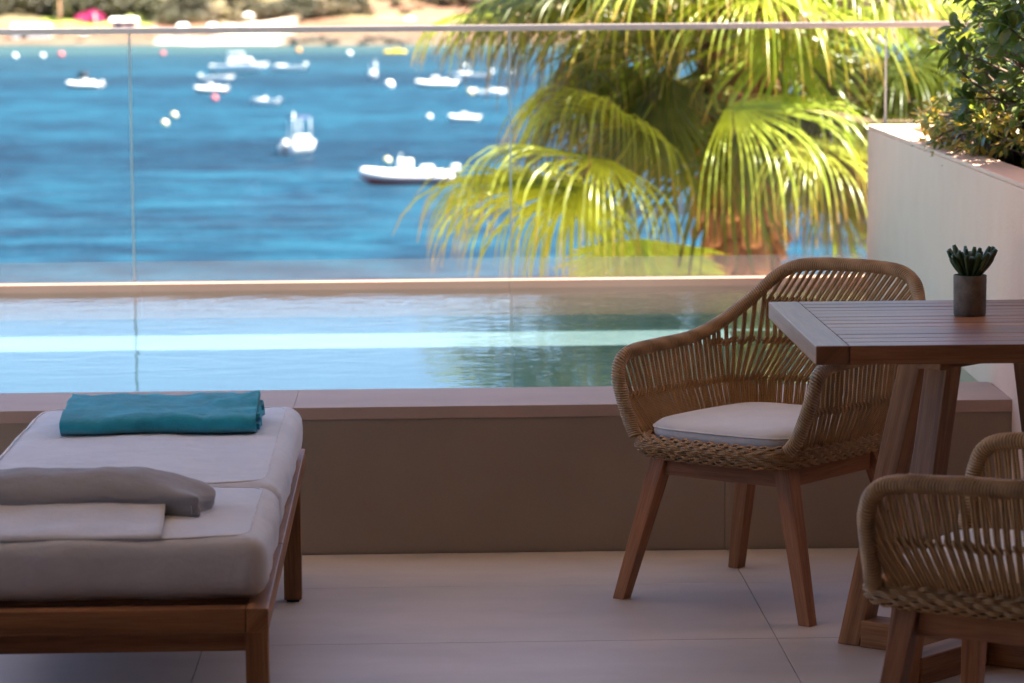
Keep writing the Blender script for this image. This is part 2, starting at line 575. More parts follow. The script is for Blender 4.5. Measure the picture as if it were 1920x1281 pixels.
# ------------------------------------------------------------------ mesh helpers
class Acc:
    """collects vertices, faces and per-corner UVs for one mesh"""
    def __init__(s):
        s.v, s.f, s.uv, s.mi = [], [], [], []

    def add(s, V, F, UV=None, mi=0, per_corner=False):
        o = len(s.v)
        s.v.extend([tuple(map(float, p)) for p in V])
        for k, f in enumerate(F):
            s.f.append([i + o for i in f])
            s.mi.append(mi)
            if UV is None:
                s.uv.append([(0., 0.)] * len(f))
            elif per_corner:
                s.uv.append([tuple(map(float, c)) for c in UV[k]])
            else:
                s.uv.append([(float(UV[i][0]), float(UV[i][1])) for i in f])
        return s

    def hexa(s, P, bevel=.003, L=None, seg=2, mi=0):
        """eight corners: four of one end, then the four above them; bevelled edges, grain along L"""
        bm = bmesh.new()
        vs = [bm.verts.new(p) for p in P]
        for f in ((3, 2, 1, 0), (4, 5, 6, 7), (0, 1, 5, 4), (1, 2, 6, 5), (2, 3, 7, 6), (3, 0, 4, 7)):
            bm.faces.new([vs[i] for i in f])
        bmesh.ops.recalc_face_normals(bm, faces=bm.faces)
        if bevel > 0:
            bmesh.ops.bevel(bm, geom=list(bm.edges), offset=bevel, segments=seg, affect='EDGES', profile=.6)
        bm.normal_update()
        c = sum((Vector(p) for p in P), Vector()) / 8
        if L is None:
            a = [(Vector(P[1]) - Vector(P[0])), (Vector(P[3]) - Vector(P[0])), (Vector(P[4]) - Vector(P[0]))]
            L = max(a, key=lambda q: q.length)
        L = Vector(L).normalized()
        ru, rv = random.random() * 9, random.random() * 9
        bm.verts.index_update()
        V = [v.co[:] for v in bm.verts]
        F, UV = [], []
        for f in bm.faces:
            n = f.normal
            F.append([v.index for v in f.verts])
            if abs(n.dot(L)) > .8:
                t = L.orthogonal().normalized()
                b = L.cross(t)
                UV.append([(ru + (v.co - c).dot(t) * .3, rv + (v.co - c).dot(b)) for v in f.verts])
            else:
                t = n.cross(L).normalized()
                k = 0 if abs(n.x) > abs(n.y) and abs(n.x) > abs(n.z) else 1 if abs(n.y) > abs(n.z) else 2
                UV.append([(ru + (v.co - c).dot(L), rv + k * .37 + (v.co - c).dot(t)) for v in f.verts])
        bm.free()
        return s.add(V, F, UV, mi, True)

    def box(s, c, size, bevel=.003, rot=None, L=None, mi=0):
        x, y, z = size[0] / 2, size[1] / 2, size[2] / 2
        P = [Vector(p) for p in ((-x, -y, -z), (x, -y, -z), (x, y, -z), (-x, y, -z), (-x, -y, z), (x, -y, z), (x, y, z), (-x, y, z))]
        if rot is not None:
            P = [rot @ p for p in P]
        c = Vector(c)
        return s.hexa([p + c for p in P], bevel, L, mi=mi)

    def tube(s, path, rad, n=8, closed=False, caps=True, mi=0, flat=None, tilt=0.):
        P = np.asarray(path, float)
        k = len(P)
        rad = np.broadcast_to(np.asarray(rad, float), (k,))
        if closed:
            T = np.roll(P, -1, 0) - np.roll(P, 1, 0)
        else:
            T = np.gradient(P, axis=0)
        T /= np.linalg.norm(T, axis=1, keepdims=True) + 1e-12
        a = np.array([0, 0, 1.]) if abs(T[0][2]) < .9 else np.array([1., 0, 0])
        U = np.empty_like(P)
        u = np.cross(T[0], a)
        u /= np.linalg.norm(u)
        for i in range(k):
            u = u - T[i] * (u @ T[i])
            u /= np.linalg.norm(u) + 1e-12
            U[i] = u
        W = np.cross(T, U)
        ang = np.linspace(0, 2 * PI, n + 1)
        ca, sa = np.cos(ang), np.sin(ang)
        if flat:
            sa = sa * flat
        R = rad[:, None, None]
        V = P[:, None, :] + R * (ca[None, :, None] * U[:, None, :] + sa[None, :, None] * W[:, None, :])
        if tilt:
            V = V + (tilt * sa)[None, :, None] * T[:, None, :]
        ln = np.concatenate([[0], np.cumsum(np.linalg.norm(np.diff(P, axis=0), axis=1))])
        UV = np.stack([np.repeat(ln, n + 1), np.tile(ang / (2 * PI), k)], 1)
        V = V.reshape(-1, 3)
        F = []
        m = k if closed else k - 1
        for i in range(m):
            j = (i + 1) % k
            for q in range(n):
                F.append((i * (n + 1) + q, i * (n + 1) + q + 1, j * (n + 1) + q + 1, j * (n + 1) + q))
        if caps and not closed:
            F.append(tuple(range(n - 1, -1, -1)))
            F.append(tuple((k - 1) * (n + 1) + q for q in range(n)))
        return s.add(V, F, UV, mi)

    def lathe(s, prof, n=32, mi=0, c=(0, 0, 0)):
        V, F, UV = [], [], []
        ln = 0
        for i, (r, z) in enumerate(prof):
            if i:
                ln += math.hypot(r - prof[i - 1][0], z - prof[i - 1][1])
            for q in range(n + 1):
                a = 2 * PI * q / n
                V.append((c[0] + r * math.cos(a), c[1] + r * math.sin(a), c[2] + z))
                UV.append((ln, q / n))
        for i in range(len(prof) - 1):
            for q in range(n):
                F.append((i * (n + 1) + q, i * (n + 1) + q + 1, (i + 1) * (n + 1) + q + 1, (i + 1) * (n + 1) + q))
        return s.add(V, F, UV, mi)

    def mesh(s, name, mats, smooth=True):
        me = bpy.data.meshes.new(name)
        me.from_pydata(s.v, [], s.f)
        uvl = me.uv_layers.new(name='UVMap')
        uvl.data.foreach_set('uv', np.array([c for f in s.uv for p in f for c in p], dtype=np.float32))
        if not isinstance(mats, (list, tuple)):
            mats = [mats]
        for m in mats:
            me.materials.append(m)
        if len(mats) > 1:
            me.polygons.foreach_set('material_index', np.array(s.mi, dtype=np.int32))
        if smooth:
            me.polygons.foreach_set('use_smooth', [True] * len(me.polygons))
        me.update()
        return me

def tag(o, label=None, cat=None, group=None, kind=None):
    if label:
        o['label'] = label
    if cat:
        o['category'] = cat
    if group:
        o['group'] = group
    if kind:
        o['kind'] = kind
    return o

def put(name, acc, mats, parent=None, smooth=True, loc=None, sharp=None):
    me = acc.mesh(name, mats, smooth) if isinstance(acc, Acc) else acc
    if sharp and isinstance(acc, Acc):
        me.set_sharp_from_angle(angle=math.radians(sharp))
    o = bpy.data.objects.new(name, me)
    COL.objects.link(o)
    if parent is not None:
        o.parent = parent
    if loc is not None:
        o.location = loc
    return o

def thing(name, label, cat, loc=(0, 0, 0), rz=0., group=None):
    o = bpy.data.objects.new(name, None)
    o.empty_display_size = .2
    COL.objects.link(o)
    o.location = loc
    o.rotation_euler = (0, 0, rz)
    return tag(o, label, cat, group)

def copy_tree(o, parent=None):
    c = o.copy()
    COL.objects.link(c)
    if parent is not None:
        c.parent = parent
    for ch in list(o.children):
        copy_tree(ch, c)
    return c

def catmull(P, n, closed=False):
    """evenly spaced points on a smooth curve through P"""
    P = np.asarray(P, float)
    k = len(P)
    out = []
    segs = k if closed else k - 1
    for i in range(segs):
        g = lambda j: P[j % k] if closed else P[min(max(j, 0), k - 1)]
        a, b, c, d = g(i - 1), g(i), g(i + 1), g(i + 2)
        for t in np.linspace(0, 1, 24, endpoint=False):
            out.append(.5 * ((2 * b) + (c - a) * t + (2 * a - 5 * b + 4 * c - d) * t * t + (3 * b - a - 3 * c + d) * t ** 3))
    out.append(P[0] if closed else P[-1])
    out = np.array(out)
    s = np.concatenate([[0], np.cumsum(np.linalg.norm(np.diff(out, axis=0), axis=1))])
    t = np.linspace(0, s[-1], n, endpoint=not closed)
    return np.stack([np.interp(t, s, out[:, j]) for j in range(out.shape[1])], 1)

def puffy(size, rad, res, amp=.004, freq=6., crown=0., seed=0, edge_soft=None):
    """soft rounded block, centre at origin; slight wrinkles; returns V, F"""
    sx, sy, sz = [q / 2 for q in size]
    nx, ny, nz_ = res
    V, F, idx = [], [], {}
    def vert(i, j, k):
        key = (i, j, k)
        if key in idx:
            return idx[key]
        # cluster the grid towards the edges so that the rounding is smooth
        def g(a, n, s):
            t = 2 * a / n - 1
            t = math.copysign(1 - (1 - abs(t)) ** 1.35, t)
            return t * s
        p = Vector((g(i, nx, sx), g(j, ny, sy), g(k, nz_, sz)))
        r = min(rad, sz * .98)
        q = Vector((max(-sx + r, min(sx - r, p.x)), max(-sy + r, min(sy - r, p.y)), max(-sz + r, min(sz - r, p.z))))
        dlt = p - q
        if dlt.length > 1e-9:
            # project cube corner onto the rounded edge
            dlt = dlt.normalized() * r
        p2 = q + dlt
        up = p.z / sz
        if crown:
            p2.z += crown * max(0, up) * (1 - (p2.x / sx) ** 2) * (1 - (p2.y / sy) ** 2)
        nn = noise.noise(Vector((p2.x * freq + seed, p2.y * freq + seed * 2, p2.z * freq)))
        n2 = noise.noise(Vector((p2.x * freq * 3 + seed, p2.y * freq * 3, p2.z * freq * 3 + 5)))
        dr = dlt.normalized() if dlt.length > 1e-9 else Vector((0, 0, math.copysign(1, p.z)))
        n3 = abs(noise.noise(Vector((p2.x * freq * 1.6 + seed * 3, p2.y * freq * 4.2, p2.z * freq * 4))))
        p2 += dr * (nn * amp + n2 * amp * .35 - max(0, .18 - n3) * amp * 1.6)
        idx[key] = len(V)
        V.append(p2[:])
        return idx[key]
    for i in range(nx):
        for j in range(ny):
            F.append((vert(i, j, 0), vert(i, j + 1, 0), vert(i + 1, j + 1, 0), vert(i + 1, j, 0)))
            F.append((vert(i, j, nz_), vert(i + 1, j, nz_), vert(i + 1, j + 1, nz_), vert(i, j + 1, nz_)))
    for i in range(nx):
        for k in range(nz_):
            F.append((vert(i, 0, k), vert(i + 1, 0, k), vert(i + 1, 0, k + 1), vert(i, 0, k + 1)))
            F.append((vert(i, ny, k), vert(i, ny, k + 1), vert(i + 1, ny, k + 1), vert(i + 1, ny, k)))
    for j in range(ny):
        for k in range(nz_):
            F.append((vert(0, j, k), vert(0, j, k + 1), vert(0, j + 1, k + 1), vert(0, j + 1, k)))
            F.append((vert(nx, j, k), vert(nx, j + 1, k), vert(nx, j + 1, k + 1), vert(nx, j, k + 1)))
    return V, F

def plane(x0, x1, y0, y1, z):
    return [(x0, y0, z), (x1, y0, z), (x1, y1, z), (x0, y1, z)], [(0, 1, 2, 3)]

# ------------------------------------------------------------------ setting: sea, land
SEA = -8.5
a = Acc()
ys = [12.5] + list(np.geomspace(40, 9000, 24))
V, F = [], []
for i, y in enumerate(ys):
    w = 60 + y * 1.6
    V += [(-w, y, SEA), (w, y, SEA)]
    if i:
        F.append((2 * i - 2, 2 * i - 1, 2 * i + 1, 2 * i))
a.add(V, F)
tag(put('sea', a, M['sea']), kind='structure')

# slope under the terrace down to the water (the palm grows on it)
a = Acc()
V, F = [], []
xs = np.linspace(-40, 40, 41)
yy = [-8, 7.5, 11.9, 12.2, 14, 18, 24, 32, 42, 54, 66]
zz = [-.62, -.62, -.62, -3.0, -3.2, -3.6, -4.6, -6.2, -7.8, -8.7, -9.5]
for y, z in zip(yy, zz):
    for x in xs:
        V.append((x, y, z + (.35 * noise.noise(Vector((x * .3, y * .3, 1))) if y > 12.1 else 0)))
for i in range(len(yy) - 1):
    for j in range(40):
        F.append((i * 41 + j, i * 41 + j + 1, (i + 1) * 41 + j + 1, (i + 1) * 41 + j))
a.add(V, F)
tag(put('hillside', a, M['rockpale']), kind='structure')

# far shore
def shore_y(x):
    return 634 - .47 * x * (1 if x < 60 else .6) + 9 * noise.noise(Vector((x * .02, 3, 0))) + 4 * noise.noise(Vector((x * .09, 7, 0)))

def land_z(x, y):
    t = y - shore_y(x)
    if t < 0:
        return SEA - .6 + t * .04
    n = noise.noise(Vector((x * .022, y * .022, 4)))
    n2 = noise.noise(Vector((x * .09, y * .09, 9)))
    h = 2.0 * (1 - math.exp(-t / 6.))                      # beach
    bank = 1 / (1 + math.exp(-(t - 20 - 8 * n) / 3.0))
    h += (2.4 + 1.2 * n) * bank
    h += max(0, t - 26) * .085 * (1 + .5 * n) + .7 * n2 * min(1, t / 15)
    return SEA + h

xs = np.concatenate([np.linspace(-900, -170, 24), np.linspace(-160, 200, 181), np.linspace(210, 900, 24)])
ts = np.concatenate([[-40, -6], np.linspace(-2, 70, 60), np.linspace(76, 420, 26)])
a = Acc()
V, F, C = [], [], []
for t in ts:
    for x in xs:
        y = shore_y(x) + t
        z = land_z(x, y)
        V.append((x, y, z))
        n = noise.noise(Vector((x * .05, y * .05, 14)))
        n2 = noise.noise(Vector((x * .16, y * .16, 2)))
        soil = np.array((.14, .066, .032)) * (1 + .3 * n2)
        sand = np.array((.13, .072, .042))
        scrubc = np.array((.13, .105, .045)) * (1 + .4 * n)
        c = soil
        if t < 14:
            c = sand * .8
            if -60 < x < -31 and 1 < t < 10:
                c = np.array((.48, .45, .40))               # white beach
            elif t < 3:
                c = np.array((.10, .075, .05))
        elif x < -62 and 20 < t < 60 and x > -92:
            c = np.array((.20, .24, .035))                  # watered lawn
        elif -45 < x < -28 and t < 40:
            c = np.array((.50, .40, .31))                   # pale dune
        elif t > 34 and n > -.15 - (x < -20) * .3:
            c = scrubc
        C.append((*np.clip(c, 0, 1), 1))
nx = len(xs)
for i in range(len(ts) - 1):
    for j in range(nx - 1):
        F.append((i * nx + j, i * nx + j + 1, (i + 1) * nx + j + 1, (i + 1) * nx + j))
a.add(V, F)
o = put('far_shore', a, M['land'])
ca = o.data.color_attributes.new('ground_colour', 'FLOAT_COLOR', 'POINT')
ca.data.foreach_set('color', np.array(C, dtype=np.float32).ravel())
tag(o, kind='structure')

# ------------------------------------------------------------------ setting: terrace
WALLY = 7.95          # face of the raised pool
TOPZ = .40
WATERZ = .370
floor = Acc()
V, F = plane(-18, 9, -3.2, 7.945, -.012)
floor.add(V, F)
fl = tag(put('terrace_floor', floor, M['grout'], smooth=False), kind='structure')
TW, TD = 1.333, .667
for i in range(-5, 4):
    for j in range(-7, 3):
        x0 = .807 + i * TW
        y0 = 6.818 + j * TD
        x1, y1 = x0 + TW, min(y0 + TD, WALLY - .004)
        if y1 - y0 < .1 or y1 < 1.0:
            continue
        g = .0009
        t = Acc().box(((x0 + x1) / 2, (y0 + y1) / 2, -.008 + random.uniform(-.0004, .0004)),
                      (x1 - x0 - 2 * g, y1 - y0 - 2 * g, .016), .0012)
        put('floor_tile', t, M['tile'], fl, smooth=False)
for i in range(6):  # pale slabs added out of view, bouncing warm sun under the roof
    for j in range(5):
        t = Acc().box((-16.6 + i * 2.2, -1.8 + j * 2.2, .0), (2.19, 2.19, .03), .002)
        put('bounce_slab', t, M['bouncepave'], fl, smooth=False)
a = Acc()
a.box((-4.5, 2.3, -.4), (28, 11.2, .7), .0)
tag(put('terrace_slab', a, M['tile'], smooth=False), kind='structure')

# roof over the terrace, side wall of the house, added unseen house front and room: they shade everything as in the photograph
ROOFY = 8.55
t = thing('terrace_roof', 'flat plastered roof slab covering the terrace above the seats', 'roof')
put('roof_slab', Acc().box((1.8, (ROOFY - 3.4) / 2, 3.95), (10.4, ROOFY + 3.4, .22), .01), M['ceil'], t, smooth=False)
t = thing('house_shade_wall', 'brown house front out of view, added to darken sides facing the camera', 'wall')  # unseen front and room, added to block light from behind the camera
for x0, x1 in ((-4.1, -1.9), (1.75, 4.3)):
    put('wall_or_shade_panel', Acc().box(((x0 + x1) / 2, 4.2, 1.92), (x1 - x0, .2, 3.83), 0), M['houseshade'], t, smooth=False)
put('wall_or_shade_panel', Acc().box((-.075, 4.2, 3.3), (3.65, .2, 1.08), 0), M['houseshade'], t, smooth=False)
put('wall_or_shade_panel', Acc().box((0, -3.1, 1.92), (10.2, .2, 3.83), 0), M['houseshade'], t, smooth=False)
put('wall_or_shade_panel', Acc().box((-4.2, .5, 1.92), (.2, 7.0, 3.83), 0), M['houseshade'], t, smooth=False)
t = thing('side_wall', 'brown plaster wall of the house right of the terrace', 'wall')
put('wall_or_shade_panel', Acc().box((4.4, 2.4, 1.92), (.2, 10.8, 3.83), 0), M['interior'], t, smooth=False)
for yy in (8.7, 5.6):
    t = thing('roof_post', 'slim plastered post carrying the terrace roof, %s' % ('by the pool' if yy > 5 else 'by the house'), 'post', (-3.25, yy - .5, -.05))
    put('shaft', Acc().box((0, 0, 1.95), (.25, .25, 3.88), .01), M['plaster'], t, smooth=False)

# raised pool
t = thing('swimming_pool', 'long raised infinity pool clad in brown tiles across the terrace', 'pool', (0, WALLY, 0))
POOLX0, POOLX1 = -6.2, 1.9
NEAR_IN, FAR_IN = 8.325, 11.375
px = [-6.2, -3.9, -1.6, .80, 2.45]
for x0, x1 in zip(px[:-1], px[1:]):
    x0 += .0  # cladding tiles of the pool front
    put('cladding_tile', Acc().box(((x0 + x1) / 2, .012, .1835), (x1 - x0 - .0010, .02, .367), .0006), M['clad'], t, smooth=False)
put('pool_wall', Acc().box(((POOLX0 + 2.45) / 2, .19, -.12), (2.45 - POOLX0, .33, .97), 0), M['grout'], t, smooth=False)
cx = [-6.2, -4.25, -2.7, -1.55, -.36, .86, 2.06]
for x0, x1 in zip(cx[:-1], cx[1:]):
    x1 = min(x1, 1.585)
    put('coping_slab', Acc().box(((x0 + x1) / 2, .1865, .3835), (x1 - x0 - .0008, .375, .033), .0015), M['coping'], t, smooth=False)
fx = [-6.2, -4.4, -2.6, -1.1, .32, 1.72]
for x0, x1 in zip(fx[:-1], fx[1:]):
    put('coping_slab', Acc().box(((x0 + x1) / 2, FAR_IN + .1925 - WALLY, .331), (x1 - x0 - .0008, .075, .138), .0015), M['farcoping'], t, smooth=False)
put('pool_wall', Acc().box(((POOLX0 + 2.45) / 2, FAR_IN + .29 - WALLY, -.17), (2.45 - POOLX0, .24, .85), 0), M['grout'], t, smooth=False)
# basin: shallow bench along the far side, then the deep floor
b = Acc()
BZ, DZ = .197, -.61
BY = 11.05
b.add([(POOLX0, FAR_IN + .157, BZ), (1.95, FAR_IN + .157, BZ), (1.95, FAR_IN + .157, .262), (POOLX0, FAR_IN + .157, .262)], [(0, 1, 2, 3)])
b.add([(POOLX0, BY, BZ), (1.95, BY, BZ), (1.95, FAR_IN + .157, BZ), (POOLX0, FAR_IN + .157, BZ)], [(0, 1, 2, 3)], None, 1)
b.add([(POOLX0, BY, DZ), (1.95, BY, DZ), (1.95, BY, BZ), (POOLX0, BY, BZ)], [(0, 1, 2, 3)])
b.add([(POOLX0, NEAR_IN - .02, DZ), (1.95, NEAR_IN - .02, DZ), (1.95, BY, DZ), (POOLX0, BY, DZ)], [(0, 1, 2, 3)])
b.add([(POOLX0, NEAR_IN - .02, DZ), (1.95, NEAR_IN - .02, DZ), (1.95, NEAR_IN - .02, .36), (POOLX0, NEAR_IN - .02, .36)], [(3, 2, 1, 0)])
b.add([(POOLX0, NEAR_IN - .02, DZ), (POOLX0, FAR_IN + .157, DZ), (POOLX0, FAR_IN + .157, .36), (POOLX0, NEAR_IN - .02, .36)], [(0, 1, 2, 3)])
b.v = [(x, y - WALLY, z) for x, y, z in b.v]
put('pool_basin', b, [M['pooltile'], M['benchtile']], t, smooth=False)
w = Acc()
w.add(*plane(POOLX0 + .001, 1.93, NEAR_IN - .015 - 9.8, FAR_IN + .152 - 9.8, 0))
o = put('pool_water', w, M['water'], loc=(0, 9.8, WATERZ))
tag(o, kind='structure')

# glass balustrade on the far coping
GY = 11.585
t = thing('glass_balustrade', 'frameless clear glass balustrade with slim metal handrail along the pool', 'balustrade', (0, GY, .4))
jx = [-6.08, -4.60, -2.605, -1.132, .331, 1.79, 3.26]
for x0, x1 in zip(jx[:-1], jx[1:]):
    g = Acc()
    bx = Acc().box(((x0 + x1) / 2, 0, .47), (x1 - x0 - .010, .014, .99), 0)
    # the two broad faces are clear, the four cut edges greenish
    me_mi = []
    for f in bx.f:
        p = [Vector(bx.v[i]) for i in f]
        n = (p[1] - p[0]).cross(p[2] - p[1]).normalized()
        me_mi.append(0 if abs(n.y) > .9 else 1)
    bx.mi = me_mi
    pane = put('glass_pane', bx, [M['glass'], M['glassedge']], t, smooth=False)
    put('reflection_strip', Acc().box(((x0 + x1) / 2, -.0085, .043), (x1 - x0 - .012, .001, .078), 0), M['reflfilm'], pane, smooth=False)  # added film, stands in for the pool's reflection at the pane foot
for x in jx[1:-1]:
    put('joint_seal', Acc().box((x, 0, .47), (.0085, .008, .985), 0), M['seal'], t, smooth=False)
put('handrail', Acc().box((-1.4, 0, .972), (9.34, .030, .024), .003), M['steel'], t, smooth=False)
put('base_channel', Acc().box((-1.4, 0, -.0145), (9.34, .05, .033), .003), M['bronze'], t, smooth=False)

# ------------------------------------------------------------------ planter
def pl_pt(s, inset=0., z=0.):
    """point on the planter's pool-side wall, s metres from its far corner towards the house"""
    ang = math.atan2(1.700 - 1.571, 11.4 - 7.795)
    return Vector((1.703 - s * math.sin(ang) + inset * math.cos(ang), 11.46 - s * math.cos(ang) - inset * math.sin(ang), z))
t = thing('planter', 'tall pale rendered planter wall rising beside the pool', 'planter', pl_pt(0))
o0 = pl_pt(0)
def pl_box(s0, s1, i0, i1, z0, z1, bev=.006):
    P = [pl_pt(s0, i0, z0), pl_pt(s1, i0, z0), pl_pt(s1, i1, z0), pl_pt(s0, i1, z0),
         pl_pt(s0, i0, z1), pl_pt(s1, i0, z1), pl_pt(s1, i1, z1), pl_pt(s0, i1, z1)]
    return Acc().hexa([p - o0 for p in P], bev)
LP = 3.71
put('planter_wall', pl_box(0, LP, 0, .11, -.3, .978), M['plaster'], t, smooth=False)
put('planter_wall', pl_box(0, .22, .1105, 2.2, -.3, .978), M['plaster'], t, smooth=False)
put('planter_wall', pl_box(LP - .2, LP, .1105, 2.2, -.3, .978), M['plaster'], t, smooth=False)
put('planter_cap', pl_box(-.001, LP + .001, -.001, .112, .9785, .992, .004), M['plaster'], t, smooth=False)
put('planter_cap', pl_box(-.001, .222, .1125, 2.2, .9785, .992, .004), M['plaster'], t, smooth=False)
put('soil', pl_box(.2215, LP - .201, .1115, 2.19, .5, .93, 0), M['soil'], t, smooth=False)

# ------------------------------------------------------------------ planter shrubs
def leaf_mesh(name, length, width, m, fold=.25, curl=.15, n=5):
    V, F, UV = [], [], []
    for i in range(n + 1):
        s = i / n
        w = width * .5 * (math.sin(PI * min(1, s ** .8 * .97 + .015)) ** .8) * (.75 + .5 * s)
        x = length * s
        z = -curl * length * s * s
        V += [(x, -w, z + fold * w), (x, 0, z), (x, w, z + fold * w)]
        UV += [(s, 0), (s, .5), (s, 1)]
    for i in range(n):
        k = 3 * i
        F += [(k, k + 3, k + 4, k + 1), (k + 1, k + 4, k + 5, k + 2)]
    return V, F, UV

def rot_to(d, roll):
    d = Vector(d).normalized()
    s = d.cross(Vector((0, 0, 1)))
    s = s.normalized() if s.length > 1e-4 else Vector((1, 0, 0))
    n = s.cross(d)
    R = Matrix((d, -s, n)).transposed()
    return R @ Matrix.Rotation(roll, 3, 'X')

def shrub(label, centre, radii, n_ros, mats, leafL, leafW, per, top, seed, group=None, flowers=0, name='shrub'):
    rnd = random.Random(seed)
    root = thing(name, label, 'shrub', (centre[0], centre[1], top), group=group)
    base = Vector((0, 0, 0))
    br = Acc()
    leaves = []
    C = Vector((0, 0, centre[2] - top))
    for i in range(n_ros):
        v = Vector((rnd.gauss(0, 1), rnd.gauss(0, 1), rnd.gauss(0, 1))).normalized()
        rr = rnd.uniform(.45, 1.0) ** .6
        k = 1 + .28 * noise.noise(v * 2.2 + Vector((seed, 0, 0)))
        p = C + Vector((v.x * radii[0], v.y * radii[1], v.z * radii[2])) * rr * k
        if p.z < .03:
            continue
        out = (p - C * .7 + Vector((0, 0, .25))).normalized()
        out = (out + Vector((rnd.gauss(0, .25), rnd.gauss(0, .25), rnd.gauss(0, .25)))).normalized()
        if i % 2 == 0:
            q0 = Vector((rnd.uniform(-.1, .1), rnd.uniform(-.25, .25), 0))
            mid = q0.lerp(p, .55) + Vector((rnd.gauss(0, .04), rnd.gauss(0, .04), .08))
            br.tube(catmull([q0, mid, p], 7), np.linspace(.008, .003, 7), 5)
        for q in range(per):
            a_ = q * 2.4 + rnd.random()
            el_ = rnd.uniform(.15, .95)
            s = out.orthogonal().normalized()
            b2 = out.cross(s)
            d = (out * el_ + (s * math.cos(a_) + b2 * math.sin(a_))).normalized()
            leaves.append((p + out * rnd.uniform(-.045, .012), d, rnd.uniform(-.5, .5), rnd.uniform(.7, 1.15), rnd.randrange(len(mats))))
    put('branches', br, M['bark'], root)
    # leaves that show largest are parts of their own
    def vis(l):
        w = l[0] + Vector((centre[0], centre[1], top))
        x = 793 + w.x * 5600 / w.y
        y = (EYE - w.z) * 5600 / w.y
        return x < 1935 and -10 < y < 400
    shown = [l for l in leaves if vis(l)]
    shown.sort(key=lambda l: l[0].y + l[0].x * .8)
    pick = shown[:270]
    ids = set(id(l) for l in pick)
    shared = []
    for m_ in mats:
        V, F, UV = leaf_mesh('leaf', leafL, leafW, m_)
        shared.append(Acc().add(V, F, UV).mesh('leaf', m_))
    for l in pick:
        o = put('leaf', shared[l[4]], None, root, loc=l[0])
        o.rotation_euler = rot_to(l[1], l[2]).to_euler()
        o.scale = (l[3],) * 3
    rest = Acc()
    V, F, UV = leaf_mesh('leaf', leafL, leafW, None, n=4)
    Va = np.array(V)
    for l in leaves:
        if id(l) in ids:
            continue
        R = np.array(rot_to(l[1], l[2]))
        rest.add(Va @ R.T * l[3] + np.array(l[0]), F, UV, l[4])
    o = put('foliage', rest, list(mats), root)
    o['kind'] = 'stuff'
    return root

sh = shrub('dense green shrub with glossy spoon shaped leaves rising from the planter', (2.14, 9.2, 1.42), (.53, 1.05, .78), 640,
           [M['shrub'], M['shrub2'], M['shrub']], .064, .030, 10, .93, 3)
gc = shrub('low yellow variegated plant spilling over the planter edge under the shrub', (1.83, 9.45, 1.035), (.21, .95, .14), 300,
           [M['varieg'], M['varieg'], M['shrub']], .042, .016, 8, .93, 8, name='groundcover_plant')
# small yellow flower heads in the shrub
for fx_, fy_, fz_ in ((1.665, 9.0, 1.26), (1.69, 8.95, 1.30), (1.61, 8.9, 1.235), (1.60, 9.05, 1.15), (1.655, 8.9, 1.19), (1.63, 9.1, 1.10),
                      (1.70, 8.8, 1.22), (1.595, 9.15, 1.08), (1.72, 8.85, 1.12)):
    f = Acc()
    for q in range(9):
        V, F, UV = leaf_mesh('petal', .026, .018, None, n=3)
        R = np.array(rot_to((math.cos(q * 2.1), math.sin(q * 2.1), random.uniform(.1, .9)), 0))
        f.add(np.array(V) @ R.T, F, UV)
    put('flower', f, M['petal'], sh, loc=(fx_ - .05 - 2.14, fy_ - .30 - 9.2, fz_ - .93))

# ------------------------------------------------------------------ palm
PALM = Vector((1.80, 17.0, -3.6))
HEART = 1.75
palm = thing('fan_palm', 'fan palm with drooping yellow green leaves growing beyond the glass', 'palm tree', PALM)
tr = Acc()
prof = []
path, rad = [], []
for k in range(60):
    z = k / 59 * (HEART - PALM.z)
    path.append((.03 * math.sin(z), .02 * math.cos(z * 1.3), z))
    rad.append(.185 + .02 * noise.noise(Vector((0, 0, z * 3))) + (.08 * math.exp(-z * 1.5)))
tr.tube(path, rad, 20)
trunk = put('trunk', tr, M['trunk'], palm)
# old leaf bases wrapped round the trunk
shb = []
for v in range(3):
    bt = Acc()
    V, F = puffy((.12, .05, .22), .022, (4, 3, 6), .012, 14, 0, v * 7)
    V = [(x * (1 - .8 * (z + .11)), y, z) for x, y, z in V]
    bt.add(V, F)
    shb.append(bt.mesh('leaf_base', M['trunk']))
k = 0
zb = 2.0
while zb < HEART - PALM.z:
    for q in range(7):
        a_ = q * 2 * PI / 7 + k * .55 + random.uniform(-.12, .12)
        rr = .205 + random.uniform(0, .03)
        o = put('leaf_base', random.choice(shb), None, trunk, loc=(rr * math.cos(a_), rr * math.sin(a_), zb + random.uniform(-.03, .03)))
        o.rotation_euler = (random.uniform(.05, .5), random.uniform(-.3, .3), a_ - PI / 2)
        o.scale = (random.uniform(.8, 1.2),) * 2 + (random.uniform(.8, 1.4),)
    zb += .15
    k += 1

